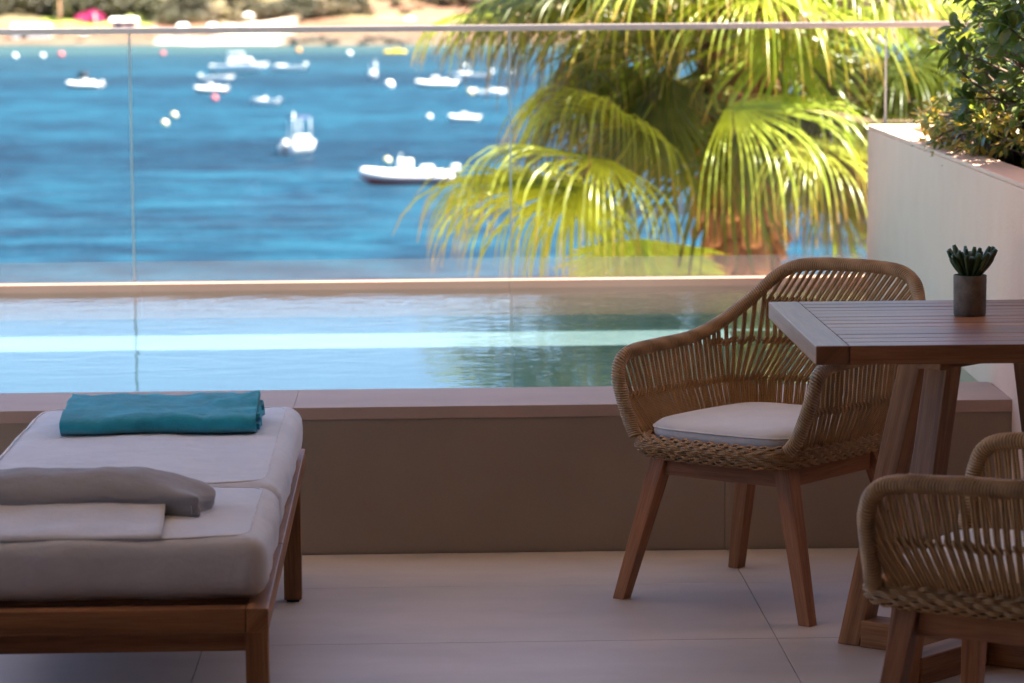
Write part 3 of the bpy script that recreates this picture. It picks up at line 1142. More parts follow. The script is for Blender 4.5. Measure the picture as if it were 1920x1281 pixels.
def frond(att, hub, d, nrm, R, amax, m, bend=2.2, nseg=38, fold=.18, seed=0, stiff=.42, pet_r=.016, sag=.12):
    """one fan leaf: petiole from the trunk to the hub, pleated blade whose free segment ends hang"""
    rnd = random.Random(seed)
    att, hub, d, nrm = Vector(att), Vector(hub), Vector(d).normalized(), Vector(nrm)
    nrm = (nrm - d * nrm.dot(d)).normalized()
    side = d.cross(nrm)
    g = Vector((0, 0, -1))
    bl = Acc()
    STEP = 9
    for i in range(nseg):
        a_ = -amax + 2 * amax * (i + .5) / nseg
        dirv = (d * math.cos(a_) + side * math.sin(a_) + nrm * (-fold * abs(math.sin(a_)) + rnd.uniform(-.03, .03))).normalized()
        if rnd.random() < .10:
            continue
        L_ = R * (1 - .22 * (abs(a_) / amax) ** 2) * rnd.uniform(.8, 1.1)
        p = hub + d * (.10 * R * math.cos(a_))
        ds = L_ / STEP
        wmax = amax / nseg * L_ * stiff * 1.02
        wfree = rnd.uniform(.62, 1.0)
        bnd = bend * rnd.uniform(.6, 1.5)
        V, UV = [], []
        tw = rnd.uniform(-1.3, 1.3)
        for s in range(STEP + 1):
            t_ = s / STEP
            if t_ < stiff:
                w_ = .004 + wmax * t_ / stiff
            else:
                w_ = wmax * wfree * (1 - ((t_ - stiff) / (1 - stiff)) ** 1.3) + .0015
            sv = dirv.cross(nrm)
            if sv.length < 1e-3:
                sv = side.copy()
            sv.normalize()
            up = sv.cross(dirv)
            if t_ > stiff:
                q = (t_ - stiff) * tw * 2
                sv, up = sv * math.cos(q) + up * math.sin(q), up * math.cos(q) - sv * math.sin(q)
            V += [p - sv * w_, p + up * (w_ * .6), p + sv * w_]
            UV += [(t_, 0), (t_, .5), (t_, 1)]
            p = p + dirv * ds
            k_ = bnd * (max(0, t_ - stiff * .55)) ** 1.1 / STEP * 3.2
            dirv = (dirv + g * k_).normalized()
        F = []
        for s in range(STEP):
            k_ = 3 * s
            F += [(k_, k_ + 3, k_ + 4, k_ + 1), (k_ + 1, k_ + 4, k_ + 5, k_ + 2)]
        bl.add(V, F, UV)
    bl.v = [(x - PALM.x, y - PALM.y, z - PALM.z) for x, y, z in bl.v]
    o = put('frond', bl, m, palm)
    mid = att.lerp(hub, .55) + Vector((0, 0, sag)) * (hub - att).length
    pt = catmull([att, mid, hub - d * .06, hub + d * .16 * R], 14)
    pa = Acc().tube(pt - np.array(PALM), np.linspace(pet_r * 1.5, pet_r * .55, 14), 6, flat=.6)
    put('petiole', pa, M['petiole'], o)
    return o

H = Vector((PALM.x, PALM.y, HEART))
def crown_att(dx, dy, dz=0.):
    v = Vector((dx, dy, 0)).normalized()
    return H + v * .17 + Vector((0, 0, dz))
# leaves that read singly in the view
hero = [
    # hub, blade direction, blade normal, radius, half spread, material, bend, attach dz, stiff part
    ((1.10, 16.3, .80), (-.45, -.55, .38), (-.10, -.25, .95), .85, 2.0, 'palmyoung', 6.5, -.55, .26),
    ((.84, 16.4, .45), (-.92, -.30, .06), (-.05, -.38, .92), 1.0, 1.9, 'palmyoung', 5.0, -.75, .42),
    ((.88, 16.2, .46), (-.85, -.45, .0), (-.05, -.30, .95), 1.0, 1.8, 'palmyoung', 6.0, -.8, .36),
    ((.98, 16.0, .62), (-.75, -.55, .15), (-.05, -.30, .95), 1.0, 1.8, 'palmyoung', 6.0, -.7, .32),
    ((1.60, 15.9, .90), (.78, -.40, .02), (.10, -.38, .92), 1.08, 1.5, 'palmyoung', 4.6, -.35, .30),
    ((2.02, 16.0, .74), (.72, -.50, -.25), (.25, -.3, .9), .86, 1.6, 'palmyoung', 3.4, -.5, .36),
    ((2.40, 16.5, .86), (.88, -.1, .30), (-.32, -.55, .75), 1.0, 1.15, 'palmgreen', .8, -.5, .6),
    ((2.45, 16.2, .82), (.80, -.4, -.05), (.15, -.3, .95), .80, 1.5, 'palmyoung', 4.0, -.6, .3),
    ((1.17, 16.2, .18), (.02, -.50, -.85), (.05, -.85, .5), .62, 1.5, 'palmyoung', .3, -1.1, .8),
    ((1.40, 16.3, 1.20), (-.5, -.35, .15), (.12, .75, .62), .85, 1.9, 'palmgreen', 1.8, -.2, .5),
    ((.46, 16.8, 1.42), (-.75, -.3, -.1), (-.1, -.2, .95), .62, 1.7, 'palmyoung', 4.2, 0., .3),
    ((.75, 16.6, 1.55), (-.6, -.5, -.1), (-.1, -.2, .95), .80, 1.7, 'palmgreen', 4.2, 0., .3),
    ((1.00, 16.3, 1.50), (-.4, -.6, .05), (-.1, -.2, .95), .85, 1.7, 'palmgreen', 4.0, 0., .34),
    ((1.42, 16.0, 1.64), (.25, -.75, .05), (.1, -.2, .95), 1.0, 1.7, 'palmyoung', 3.4, 0., .34),
    ((1.75, 16.0, 1.52), (.30, -.7, -.1), (.1, -.2, .95), 1.05, 1.5, 'palmyoung', 3.4, 0., .34),
    ((2.15, 16.1, 1.55), (.4, -.7, .1), (.1, -.2, .95), 1.0, 1.7, 'palmyoung', 3.6, 0., .34),
    ((2.65, 16.6, 1.56), (.8, -.4, .15), (.1, -.2, .95), .95, 1.7, 'palmyoung', 3.6, 0., .36),
    ((2.9, 17.0, 1.40), (.9, -.1, .15), (-.1, -.2, .95), .85, 1.5, 'palmgreen', 2.2, -.2, .4),
    ((1.12, 17.3, 1.16), (-.5, .1, -.5), (-.5, -.5, .6), .85, 1.5, 'palmold', 5.0, -.3, .25),
    ((1.32, 17.2, 1.05), (-.3, -.2, -.7), (-.5, -.5, .5), .80, 1.4, 'palmold', 5.0, -.3, .25),
    ((.95, 17.1, 1.10), (-.4, -.1, -.6), (-.4, -.6, .5), .70, 1.4, 'palmgreen', 5.0, -.3, .25),
    ((1.55, 16.9, 1.10), (.1, -.3, -.7), (.1, -.8, .4), .80, 1.2, 'palmold', 5.0, -.3, .25),
    ((2.45, 17.4, .60), (.5, .1, -.6), (.4, -.6, .5), .80, 1.4, 'palmold', 5.0, -.6, .25),
    ((2.55, 17.0, 1.05), (.5, -.2, -.4), (.3, -.6, .6), .9, 1.5, 'palmold', 5.0, -.3, .25),
    ((2.25, 16.8, 1.15), (.3, -.4, -.4), (.2, -.7, .6), .9, 1.5, 'palmgreen', 5.5, -.3, .25),
    ((2.75, 16.9, .95), (.6, -.2, -.3), (.3, -.6, .6), .9, 1.5, 'palmgreen', 5.0, -.3, .25),
    ((1.05, 16.9, 1.32), (-.5, -.3, .0), (-.2, -.4, .9), .9, 1.6, 'palmold', 5.5, -.2, .28),
    ((1.25, 16.6, 1.30), (-.2, -.5, .0), (-.1, -.5, .9), .85, 1.6, 'palmgreen', 5.5, -.2, .28),
    ((.82, 17.0, 1.38), (-.6, -.1, .05), (-.2, -.4, .9), .75, 1.6, 'palmgreen', 5.5, -.1, .28),
    ((2.55, 16.2, 1.12), (.6, -.5, .1), (.1, -.4, .9), .95, 1.6, 'palmgreen', 5.5, -.2, .3),
    ((2.85, 16.5, 1.30), (.7, -.4, .15), (.1, -.4, .9), .95, 1.6, 'palmyoung', 5.0, -.1, .32),
    ((2.2, 16.4, .98), (.4, -.5, -.1), (.1, -.5, .85), .9, 1.5, 'palmold', 5.5, -.4, .28),
    ((2.40, 16.5, 1.62), (.5, -.5, .2), (.1, -.3, .95), 1.0, 1.7, 'palmgreen', 5.0, 0., .3),
    ((1.60, 16.2, 1.75), (.1, -.6, .3), (.0, -.3, .95), 1.0, 1.7, 'palmgreen', 5.0, 0., .3),
    ((2.30, 17.2, .45), (.4, -.2, -.7), (.4, -.6, .5), .75, 1.4, 'palmgreen', 5.0, -.8, .25),
]
for i, (hub, d, n, R, am, m, bd, dz, st) in enumerate(hero):
    v = Vector(hub) - H
    frond(crown_att(v.x, v.y, dz), hub, d, n, R, am, M[m], bd, seed=100 + i, nseg=56, stiff=st)
# the rest of the crown
rnd = random.Random(5)
for i in range(26):
    a_ = i * 2.39996 + rnd.uniform(-.2, .2)
    f_ = i / 25
    elv = math.radians(75 - 105 * f_ + rnd.uniform(-8, 8))
    L_ = rnd.uniform(.75, 1.05)
    d = Vector((math.cos(a_) * math.cos(elv), math.sin(a_) * math.cos(elv), math.sin(elv)))
    hub = H + d * L_ + Vector((0, 0, -.12))
    if hub.z < 1.25 and d.y < -.3:
        continue
    dd = (d + Vector((0, 0, -.35))).normalized()
    nn = Vector((-math.cos(a_) * math.sin(elv), -math.sin(a_) * math.sin(elv), math.cos(elv) + .05))
    frond(crown_att(d.x, d.y, -.9 * max(0, f_ - .35)), hub, dd, nn, rnd.uniform(.8, 1.0), 1.75,
          M['palmgreen' if rnd.random() < .7 else 'palmyoung'], rnd.uniform(1.8, 2.8), seed=300 + i, nseg=34)
# old leaves hanging round the trunk
for i in range(22):
    a_ = i * 2.39996 + .4
    rr = rnd.uniform(.55, 1.0)
    hub = Vector((PALM.x + math.cos(a_) * rr, PALM.y + math.sin(a_) * rr, rnd.uniform(.35, 1.25)))
    if hub.y < 16.6 and hub.z < .8:
        hub.z += .4
    d = Vector((math.cos(a_) * .45, math.sin(a_) * .45, -.8))
    n = Vector((math.cos(a_), math.sin(a_), .45))
    frond(crown_att(math.cos(a_), math.sin(a_), rnd.uniform(-1.0, -.2)), hub, d, n, rnd.uniform(.7, .95), 1.35,
          M['palmold' if rnd.random() < .6 else 'palmgreen'], rnd.uniform(1.5, 2.5), seed=500 + i, nseg=30, sag=.2)

# ------------------------------------------------------------------ lounger
LX, LY = -.655, 6.6
lounge = thing('sun_lounger', 'teak sun lounger with a two part light grey mattress', 'sun lounger', (LX, LY, 0), math.radians(.25))
FT = .335         # top of the upper frame
HWI = .342        # half width outside
Y0, Y1 = -.99, 1.045
def slab(parent, name, c, s, m=None, bev=.003):
    return put(name, Acc().box(c, s, bev), m or M['teak'], parent, smooth=False)
for sx in (-1, 1):
    slab(lounge, 'side_rail', (sx * (HWI - .021), (Y0 + .52) / 2 - .24, FT - .0235), (.042, .52 - Y0 - .48, .047)) if False else None
PIV = -.30
for sx in (-1, 1):
    slab(lounge, 'side_rail', (sx * (HWI - .021), (Y0 + PIV) / 2 - .0012, FT - .0235), (.042, PIV - Y0 - .0024, .047))
    slab(lounge, 'side_rail', (sx * (HWI - .021), (PIV + Y1) / 2 + .0012, FT - .0235), (.042, Y1 - PIV - .0024, .047))
    slab(lounge, 'lower_rail', (sx * (HWI - .026), (Y0 + .0695 + .7085) / 2, FT - .0735), (.028, .7085 - Y0 - .0695, .048))
slab(lounge, 'end_rail', (0, Y0 + .021, FT - .0235), (2 * HWI - .0865, .042, .047))
slab(lounge, 'end_rail', (0, Y1 - .021, FT - .0235), (2 * HWI - .0865, .042, .047))
slab(lounge, 'lower_rail', (0, Y0 + .085, FT - .0735), (2 * HWI - .09, .028, .048))
slab(lounge, 'lower_rail', (0, .73, FT - .0735), (2 * HWI - .09, .028, .048))
for k in range(16):
    y = Y0 + .085 + k * (Y1 - Y0 - .17) / 15
    slab(lounge, 'slat', (0, y, FT - .020), (2 * HWI - .088, .07, .018), bev=.002)
for sx in (-1, 1):
    for y in (Y0 + .045, .755 - .022):
        put('leg', Acc().box((sx * (HWI - .024), y, .1465), (.044, .048, .281), .003, L=(0, 0, 1)), M['teak'], lounge, smooth=False)
        # small dark glide under each leg
        put('glide', Acc().box((sx * (HWI - .024), y, .003), (.030, .034, .006), 0), M['darkgrey'], lounge, smooth=False)

def seam_loop(hx, hy, r, z, rad, n=160, wob=.003, seed=0):
    pts = []
    for k in range(n):
        a_ = 2 * PI * k / n
        e = .12
        x = math.copysign(abs(math.cos(a_)) ** e, math.cos(a_)) * hx
        y = math.copysign(abs(math.sin(a_)) ** e, math.sin(a_)) * hy
        pts.append((x, y))
    pts = catmull(pts, n, True)
    return [(x, y, z(x, y) if callable(z) else z) for x, y in pts]

def mattress_section(name, y0, y1, seed):
    sx, sy, sz = .668, y1 - y0, .122
    V, F = puffy((sx, sy, sz), .036, (44, int(44 * sy / .65), 10), .0045, 7, .010, seed)
    V = [(x * (1 + .022 * (1 - (z / (sz / 2)) ** 2)) + .004, y * (1 + .012 * (1 - (z / (sz / 2)) ** 2)), z) for x, y, z in V]
    a = Acc()
    a.add(V, F)
    o = put(name, a, M['mattress'], lounge, loc=(-.006, (y0 + y1) / 2, FT + .003 + sz / 2))
    # stitched edge running round the top face
    hx, hy = sx / 2 - .026, sy / 2 - .026
    def zt(x, y):
        nn = noise.noise(Vector((x * 7 + seed, y * 7 + seed * 2, sz / 2 * 7)))
        return sz / 2 + .010 * (1 - (x / (sx / 2)) ** 2) * (1 - (y / (sy / 2)) ** 2) + nn * .0045 - .0008
    sm = Acc().tube(seam_loop(hx, hy, .03, zt, .0018), .0021, 5, closed=True)
    put('piping', sm, M['thread'], o)
    return o
mattress_section('mattress', -.935, -.286, 2)
mattress_section('mattress', -.280, .965, 5)

# pillow with its hanging flap
pil = thing('pillow', 'flat grey canvas headrest pillow lying across the near mattress', 'pillow', (LX - .195, 5.985, FT + .125))
V, F = puffy((.78, .185, .084), .014, (90, 28, 14), .0070, 8, 0, 4)
V2 = []
for x, y, z in V:
    e = min(1, max(0, (abs(x) - .25) / .14))
    lens = 1 - .50 * (abs(y) / .0925) ** 2.2                # fullest along the middle
    k = (lens * (1 - e ** 2) + (.40 + .16 * abs(y) / .09) * e ** 2)
    z2 = (z + .042) * k + .006 * (1 - e)
    lump = .006 * noise.noise(Vector((x * 7, y * 10, 4))) * (1 if z > 0 else .2)
    pin = .012 * math.sin(y * 46 + 1) * e ** 2
    V2.append((x + .012 + pin * math.copysign(1, x), y * (1 + .22 * e ** 2), z2 + lump + .004 * e * math.sin(y * 60)))
put('pillow_body', Acc().add(V2, F), M['pillow'], pil)
# stitched end seam
hp = [(.372 + .012 * math.sin(46 * .108 * math.cos(q) + 1) * .8, .108 * math.cos(q), .021 + .0205 * math.sin(q) * (1 + .15 * abs(math.cos(q)))) for q in np.linspace(0, 2 * PI, 40, endpoint=False)]
put('end_seam', Acc().tube(hp, .0022, 5, closed=True), M['pillow'], pil)
# flap: sheet from under the pillow to the front edge of the mattress
fl_ = Acc()
V, F, UV = [], [], []
NX, NY = 60, 14
for j in range(NY + 1):
    for i in range(NX + 1):
        x = -.42 + .745 * i / NX
        s = j / NY
        y = -.085 - .215 * s
        z = .030 * math.exp(-s * 3) * (1 - s) + .0075 + .0045 * noise.noise(Vector((x * 9, s * 3, 2))) + .004 * math.sin(s * PI) * (1 + noise.noise(Vector((x * 4, 0, 5))))
        if s > .9:
            z -= .006 * (s - .9) * 10
        V.append((x + .012 * s * (x / .4), y, z))
for j in range(NY):
    for i in range(NX):
        k = j * (NX + 1) + i
        F.append((k, k + 1, k + NX + 2, k + NX + 1))
n0 = len(V)
V += [(x, y, z - .004) for x, y, z in V]
F += [tuple(i + n0 for i in reversed(f)) for f in F]
rim = [i for i in range(NX + 1)] + [(j + 1) * (NX + 1) - 1 for j in range(1, NY + 1)] + [NY * (NX + 1) + i for i in range(NX - 1, -1, -1)] + [j * (NX + 1) for j in range(NY - 1, 0, -1)]
for q in range(len(rim)):
    b_, c_ = rim[q], rim[(q + 1) % len(rim)]
    F.append((c_, b_, b_ + n0, c_ + n0))
fl_.add(V, F)
put('flap', fl_, M['mattress'], pil)

# folded towel
tow = thing('towel', 'folded teal terry towel lying on the far end of the lounger', 'towel', (-.632, 7.17, FT + .128), math.radians(1.0))
def towel_layer(path_yz, th, x0, x1, seed, nx=130):
    """cloth strip of thickness th following a folded profile, extruded in x"""
    P = catmull([(p[0] * 1.5, p[1] * .86) for p in path_yz], 84)
    T = np.gradient(P, axis=0)
    T /= np.linalg.norm(T, axis=1, keepdims=True)
    Nn = np.stack([-T[:, 1], T[:, 0]], 1)
    loop = np.concatenate([P + Nn * th / 2, (P - Nn * th / 2)[::-1]])
    k = len(loop)
    V, F = [], []
    for i in range(nx + 1):
        x = x0 + (x1 - x0) * i / nx
        for q, (y, z) in enumerate(loop):
            w1 = noise.noise(Vector((x * 5 + seed, y * 9, z * 9)))
            w2 = noise.noise(Vector((x * 16 + seed, y * 22, z * 16 + 4)))
            e = max(0, (x - .08) / .16)
            dz = (w1 * .009 + w2 * .0045 * (1 + 1.6 * e)) * min(1, z / .03)
            # a crumple towards the right end
            dz += .014 * e * math.exp(-((y - .02 - .3 * (x - .12)) / .03) ** 2) * min(1, z / .05) - .012 * e * math.exp(-((y + .035) / .03) ** 2) * min(1, z / .05)
            dx = .006 * noise.noise(Vector((y * 12, z * 22, seed + (3 if x > 0 else 8)))) * (1 if i in (0, nx) else 0)
            w3 = noise.noise(Vector((x * 70 + seed, y * 70, z * 70)))
            w4 = noise.noise(Vector((x * 38 + seed, y * 24 + x * 30, 3)))
            dz += (w3 * .0012 + w4 * .0022) * min(1, z / .03)
            V.append((x + dx, y + w1 * .006 + w3 * .0012, max(.001, z + dz)))
    for i in range(nx):
        for q in range(k):
            q2 = (q + 1) % k
            F.append((i * k + q, i * k + q2, (i + 1) * k + q2, (i + 1) * k + q))
    F.append(tuple(range(k - 1, -1, -1)))
    F.append(tuple(nx * k + q for q in range(k)))
    return V, F
tw1 = Acc()
V, F = towel_layer([(.105, .060), (.03, .062), (-.06, .060), (-.098, .052), (-.108, .034), (-.098, .016), (-.06, .007), (.02, .007), (.11, .007)], .0125, -.240, .222, 1)
tw1.add(V, F)
put('outer_fold', tw1, M['towel'], tow)
tw2 = Acc()
V, F = towel_layer([(-.082, .045), (-.02, .046), (.07, .047), (.098, .040), (.104, .032), (.098, .024), (.06, .0205), (-.02, .0205), (-.084, .0205)], .0118, -.233, .230, 6)
tw2.add(V, F)
put('inner_fold', tw2, M['towel'], tow)

# ------------------------------------------------------------------ woven armchair
def build_chair(label, loc, rz):
    ch = thing('armchair', label, 'chair', loc, rz, 'woven cord armchairs at the table')
    half = [(-.10, -.285, .392), (-.18, -.278, .396), (-.222, -.262, .412), (-.245, -.256, .445), (-.268, -.254, .50), (-.285, -.250, .555), (-.289, -.232, .595),
            (-.290, -.185, .613), (-.292, -.07, .618), (-.293, .06, .622), (-.289, .16, .640), (-.272, .245, .676), (-.240, .305, .724),
            (-.208, .340, .764), (-.164, .358, .789), (-.10, .368, .798), (0, .371, .800)]
    ctrl = [Vector(p) for p in half] + [Vector((-x, y, z)) for x, y, z in half[-2::-1]]
    vis = ctrl[2:-2]
    rail = catmull(vis, 1750)
    ln = np.concatenate([[0], np.cumsum(np.linalg.norm(np.diff(rail, axis=0), axis=1))])
    ph = (np.arange(1750) % 5) / 5.0
    wob = np.array([noise.noise(Vector((s * 90, 0, 0))) for s in ln])
    rad = .0150 + .0027 * np.sin(ph * PI) ** .6 + .0006 * wob
    put('wrapped_rail', Acc().tube(rail, rad, 12, tilt=.004), M['cordwrap'], ch)

    # rim of the seat, a rounded rectangle wrapped in interlaced cord
    def rim_curve(n, grow=0., z=.395):
        P = [(-.21, -.215), (-.19, -.262), (-.13, -.283), (0, -.292), (.13, -.283), (.19, -.262), (.21, -.215), (.222, -.08), (.224, .08), (.205, .19),
             (.15, .235), (0, .250), (-.15, .235), (-.205, .19), (-.224, .08), (-.222, -.08)]
        P = [(x * (1 + grow / .22), y * (1 + grow / .25), z) for x, y in P]
        return catmull(P, n, True)
    rc = rim_curve(300)
    T = np.roll(rc, -1, 0) - np.roll(rc, 1, 0)
    T /= np.linalg.norm(T, axis=1, keepdims=True)
    out = np.cross(T, np.array([0, 0, 1.]))
    cen = rc.mean(0)
    sgn = np.sign(((rc - cen) * out).sum(1))[:, None]
    out = out * sgn
    per = np.linalg.norm(np.diff(rc, axis=0), axis=1).sum()
    nwv = 2 * int(per / .036)
    acc = Acc()
    base = np.arange(300) / 300 * 2 * PI * nwv / 2
    for r in range(8):
        th = math.radians(95 - r * 25)
        for q in range(2):
            wv = .0036 * np.sin(base + (r % 2) * PI + q * .3)
            R_ = .0235 + wv
            p = rc + out * (R_ * math.cos(th))[:, None] + np.array([0, 0, 1.]) * (R_ * math.sin(th))[:, None]
            p += (out * -math.sin(th) + np.array([0, 0, 1.]) * math.cos(th)) * (.0026 if q else -.0026)
            acc.tube(p, .0027, 5, closed=True)
    put('seat_rim', acc, M['cord'], ch)
    core = Acc().tube(rim_curve(80), .0178, 8, closed=True)
    put('rim_core', core, M['cord'], ch)
    # woven seat pan under the cushion
    sp = Acc()
    pr = rim_curve(60, -.006, .396)
    V = [(0, -.02, .372)] + [tuple(p) for p in pr]
    sp.add(V, [(0, 1 + i, 1 + (i + 1) % 60) for i in range(60)], [(p[0], p[1]) for p in V])
    put('seat_pan', sp, M['cord'], ch)

    # upright cords between rim and rail
    s0, s1 = .055, .945
    railN = catmull(vis, 800)
    def rail_at(s):
        return railN[int(max(0, min(1, s)) * 799)]
    # rim points ordered from front left round the back to front right
    rb = catmull([(-.203, -.235, .385), (-.222, -.08, .385), (-.224, .08, .385), (-.205, .19, .385), (-.15, .235, .385), (0, .250, .385),
                  (.15, .235, .385), (.205, .19, .385), (.224, .08, .385), (.222, -.08, .385), (.203, -.235, .385)], 500)
    # match by share of length; the rail's arms and back keep their own share
    def rim_at(s):
        # arms: s .08-.36 -> rim first 34 %, back .36-.64 -> middle, mirrored
        t_ = np.interp(s, [.05, .30, .40, .60, .70, .95], [0, .30, .385, .615, .70, 1.0])
        return rb[int(max(0, min(1, t_)) * 499)]
    levels = [.385, .505, .600, .700]
    NS = 94
    sp_ = (s1 - s0) / NS
    band_pts = {1: {}, 2: {}, 3: {}}
    def wgt(s):
        return float(np.clip((s - .30) / .06, 0, 1) * np.clip((.72 - s) / .06, 0, 1))
    def surf(s, z):
        a_, b_ = rim_at(s), rail_at(s)
        t_ = (z - a_[2]) / max(.02, b_[2] - a_[2])
        p = a_ + (b_ - a_) * t_
        # the shell bellies outwards a little
        c = np.array([0, -.02, 0])
        o_ = p - c
        o_[2] = 0
        o_ /= np.linalg.norm(o_)
        return p + o_ * .018 * math.sin(PI * min(1, max(0, t_)))
    for i in range(NS):
        s = s0 + (i + .5) * sp_
        pts = [surf(s, levels[0]) - np.array([0, 0, .004])]
        cur = s
        for k in range(1, 4):
            nxt = cur + (3.6 * sp_ * wgt(cur) if k == 2 else 0.)
            top = rail_at(nxt)[2]
            if levels[k] > top - .035:
                break
            cur = nxt
            p = surf(cur, levels[k])
            pts.append(p)
            band_pts[k][i] = p
        end = min(s1 + .01, cur + (3.2 * sp_ * wgt(cur) if len(pts) == 4 else 1.2 * sp_ * wgt(cur) if len(pts) >= 2 else 0))
        pts.append(rail_at(end))
        pts = np.array(pts)
        # sample with soft corners
        dense = []
        for q in range(len(pts) - 1):
            m_ = 4
            for t_ in np.linspace(0, 1, m_, endpoint=False):
                dense.append(pts[q] * (1 - t_) + pts[q + 1] * t_)
        dense.append(pts[-1])
        dense = np.array(dense)
        tdir = rail_at(min(1, s + .004)) - rail_at(max(0, s - .004))
        tdir = tdir / (np.linalg.norm(tdir) + 1e-9)
        jit = np.array([noise.noise(Vector((i * 3.7, q * .9, 2))) for q in range(len(dense))])[:, None]
        acc = Acc()
        for sg in (-1, 1):
            off = sg * .0034 + .0013 * jit
            acc.tube(dense + tdir * off, .0035, 6, caps=False)
        put('cord', acc, M['cord'], ch)
    # knotted courses that cross the uprights
    for k in (1, 2, 3):
        keys = sorted(band_pts[k])
        runs, run = [], []
        for i in keys:
            if run and i != run[-1] + 1:
                runs.append(run)
                run = []
            run.append(i)
        runs.append(run)
        acc = Acc()
        for run in runs:
            if len(run) < 4:
                continue
            P = np.array([band_pts[k][i] for i in run])
            n_ = len(run) * 4
            pc = catmull(P, n_)
            T = np.gradient(pc, axis=0)
            T /= np.linalg.norm(T, axis=1, keepdims=True)
            ou = np.cross(T, [0, 0, 1.])
            acc.tube(pc, .0026, 5, caps=False)
            for q in range(2, n_, 4):
                for sg in (-1, 1):
                    c, t_, o_ = pc[q], T[q], ou[q]
                    k_ = .0062
                    acc.tube([c - t_ * k_ + o_ * sg * .001 - np.array([0, 0, .0095]), c + o_ * sg * .0052, c + t_ * k_ + o_ * sg * .001 + np.array([0, 0, .0095])], [.0030, .0042, .0030], 6, caps=False)
        put('knotted_course', acc, M['cord'], ch)

    # cushion: rounded trapezoid, boxed edge with welt
    cu = Acc()
    NR, NA = 16, 96
    def outline(a_):
        e = .42
        x = math.copysign(abs(math.cos(a_)) ** e, math.cos(a_))
        y = math.copysign(abs(math.sin(a_)) ** e, math.sin(a_))
        w = .222 - .018 * (y > 0) * y
        return x * w, y * .238 - .022
    prof = [(0, .060), (.3, .0595), (.6, .058), (.82, .0545), (.93, .049), (.985, .040), (1.0, .030), (1.0, .020), (.985, .008), (.95, .002), (.6, 0), (0, 0)]
    V, F, UV = [], [], []
    for r, z in prof:
        for q in range(NA):
            a_ = 2 * PI * q / NA
            x, y = outline(a_)
            wr = noise.noise(Vector((x * r * 9, y * r * 9, z * 20 + 3))) * .0022 * (1 if z > .035 else .5)
            V.append((x * r, (y + .022) * r - .022, z + .404 + wr))
            UV.append((x * r, y * r))
    for i in range(len(prof) - 1):
        for q in range(NA):
            q2 = (q + 1) % NA
            F.append((i * NA + q, (i + 1) * NA + q, (i + 1) * NA + q2, i * NA + q2))
    cu.add(V, F, UV)
    co = put('seat_cushion', cu, M['cushion'], ch)
    wl_ = [(*[c * 1.0 for c in outline(2 * PI * q / 140)], .404 + .0335) for q in range(140)]
    wl_ = [(x * 1.002, (y + .022) * 1.002 - .022, z) for x, y, z in wl_]
    put('welt', Acc().tube(catmull(wl_, 140, True), .0028, 6, closed=True), M['cushion'], co)

    # wooden base
    tops = {}
    for sx in (-1, 1):
        for sy in (-1, 1):
            fx_, fy_ = sx * .2745, (-.254 if sy < 0 else .254)
            tx, ty = sx * .178, (-.205 if sy < 0 else .175)
            hb, ht = .0165, .0225
            P = []
            for cx_, cy_, hh, z in ((fx_, fy_, hb, .0), (tx, ty, ht, .372)):
                P += [(cx_ - hh, cy_ - hh, z), (cx_ + hh, cy_ - hh, z), (cx_ + hh, cy_ + hh, z), (cx_ - hh, cy_ + hh, z)]
            put('leg', Acc().hexa(P, .0025, L=(tx - fx_, ty - fy_, .372)), M['teakchair'], ch, smooth=False)
            tops[(sx, sy)] = (tx, ty)
    zc, hz = .343, .026
    for sy in (-1, 1):
        y = tops[(1, sy)][1] * 1.02
        P = []
        for z, ex in ((zc - hz, .168), (zc + hz, .156)):
            P += [(-ex, y - .011, z), (ex, y - .011, z), (ex, y + .011, z), (-ex, y + .011, z)]
        put('apron', Acc().hexa(P, .002, L=(1, 0, 0)), M['teakchair'], ch, smooth=False)
    for sx in (-1, 1):
        x = sx * .183
        P = []
        for z, k_ in ((zc - hz, 1.0), (zc + hz, .97)):
            P += [(x - .011, -.187 * k_, z), (x + .011, -.187 * k_, z), (x + .011, .157 * k_, z), (x - .011, .157 * k_, z)]
        put('apron', Acc().hexa(P, .002, L=(0, 1, 0)), M['teakchair'], ch, smooth=False)
    return ch

ch1 = build_chair('woven cord armchair with white seat cushion facing left beside the pool wall', (.851, 7.325, 0), math.atan2(-.645, .764))
ch2 = copy_tree(ch1)
ch2['label'] = 'woven cord armchair in the near right corner, cut by the frame and turned away'
CH2_ANG = math.radians(-120.5)
ux, uy = math.cos(CH2_ANG), math.sin(CH2_ANG)

# front corners of the arms: local (-+.29,-.24)
def place_chair2(nearc):
    lx, ly = .289, -.235            # the near arm is the +u arm
    x = nearc[0] - (lx * ux - ly * uy)
    y = nearc[1] - (lx * uy + ly * ux)
    ch2.location = (x, y, 0)
    ch2.rotation_euler = (0, 0, CH2_ANG)
place_chair2((.806, 5.32))

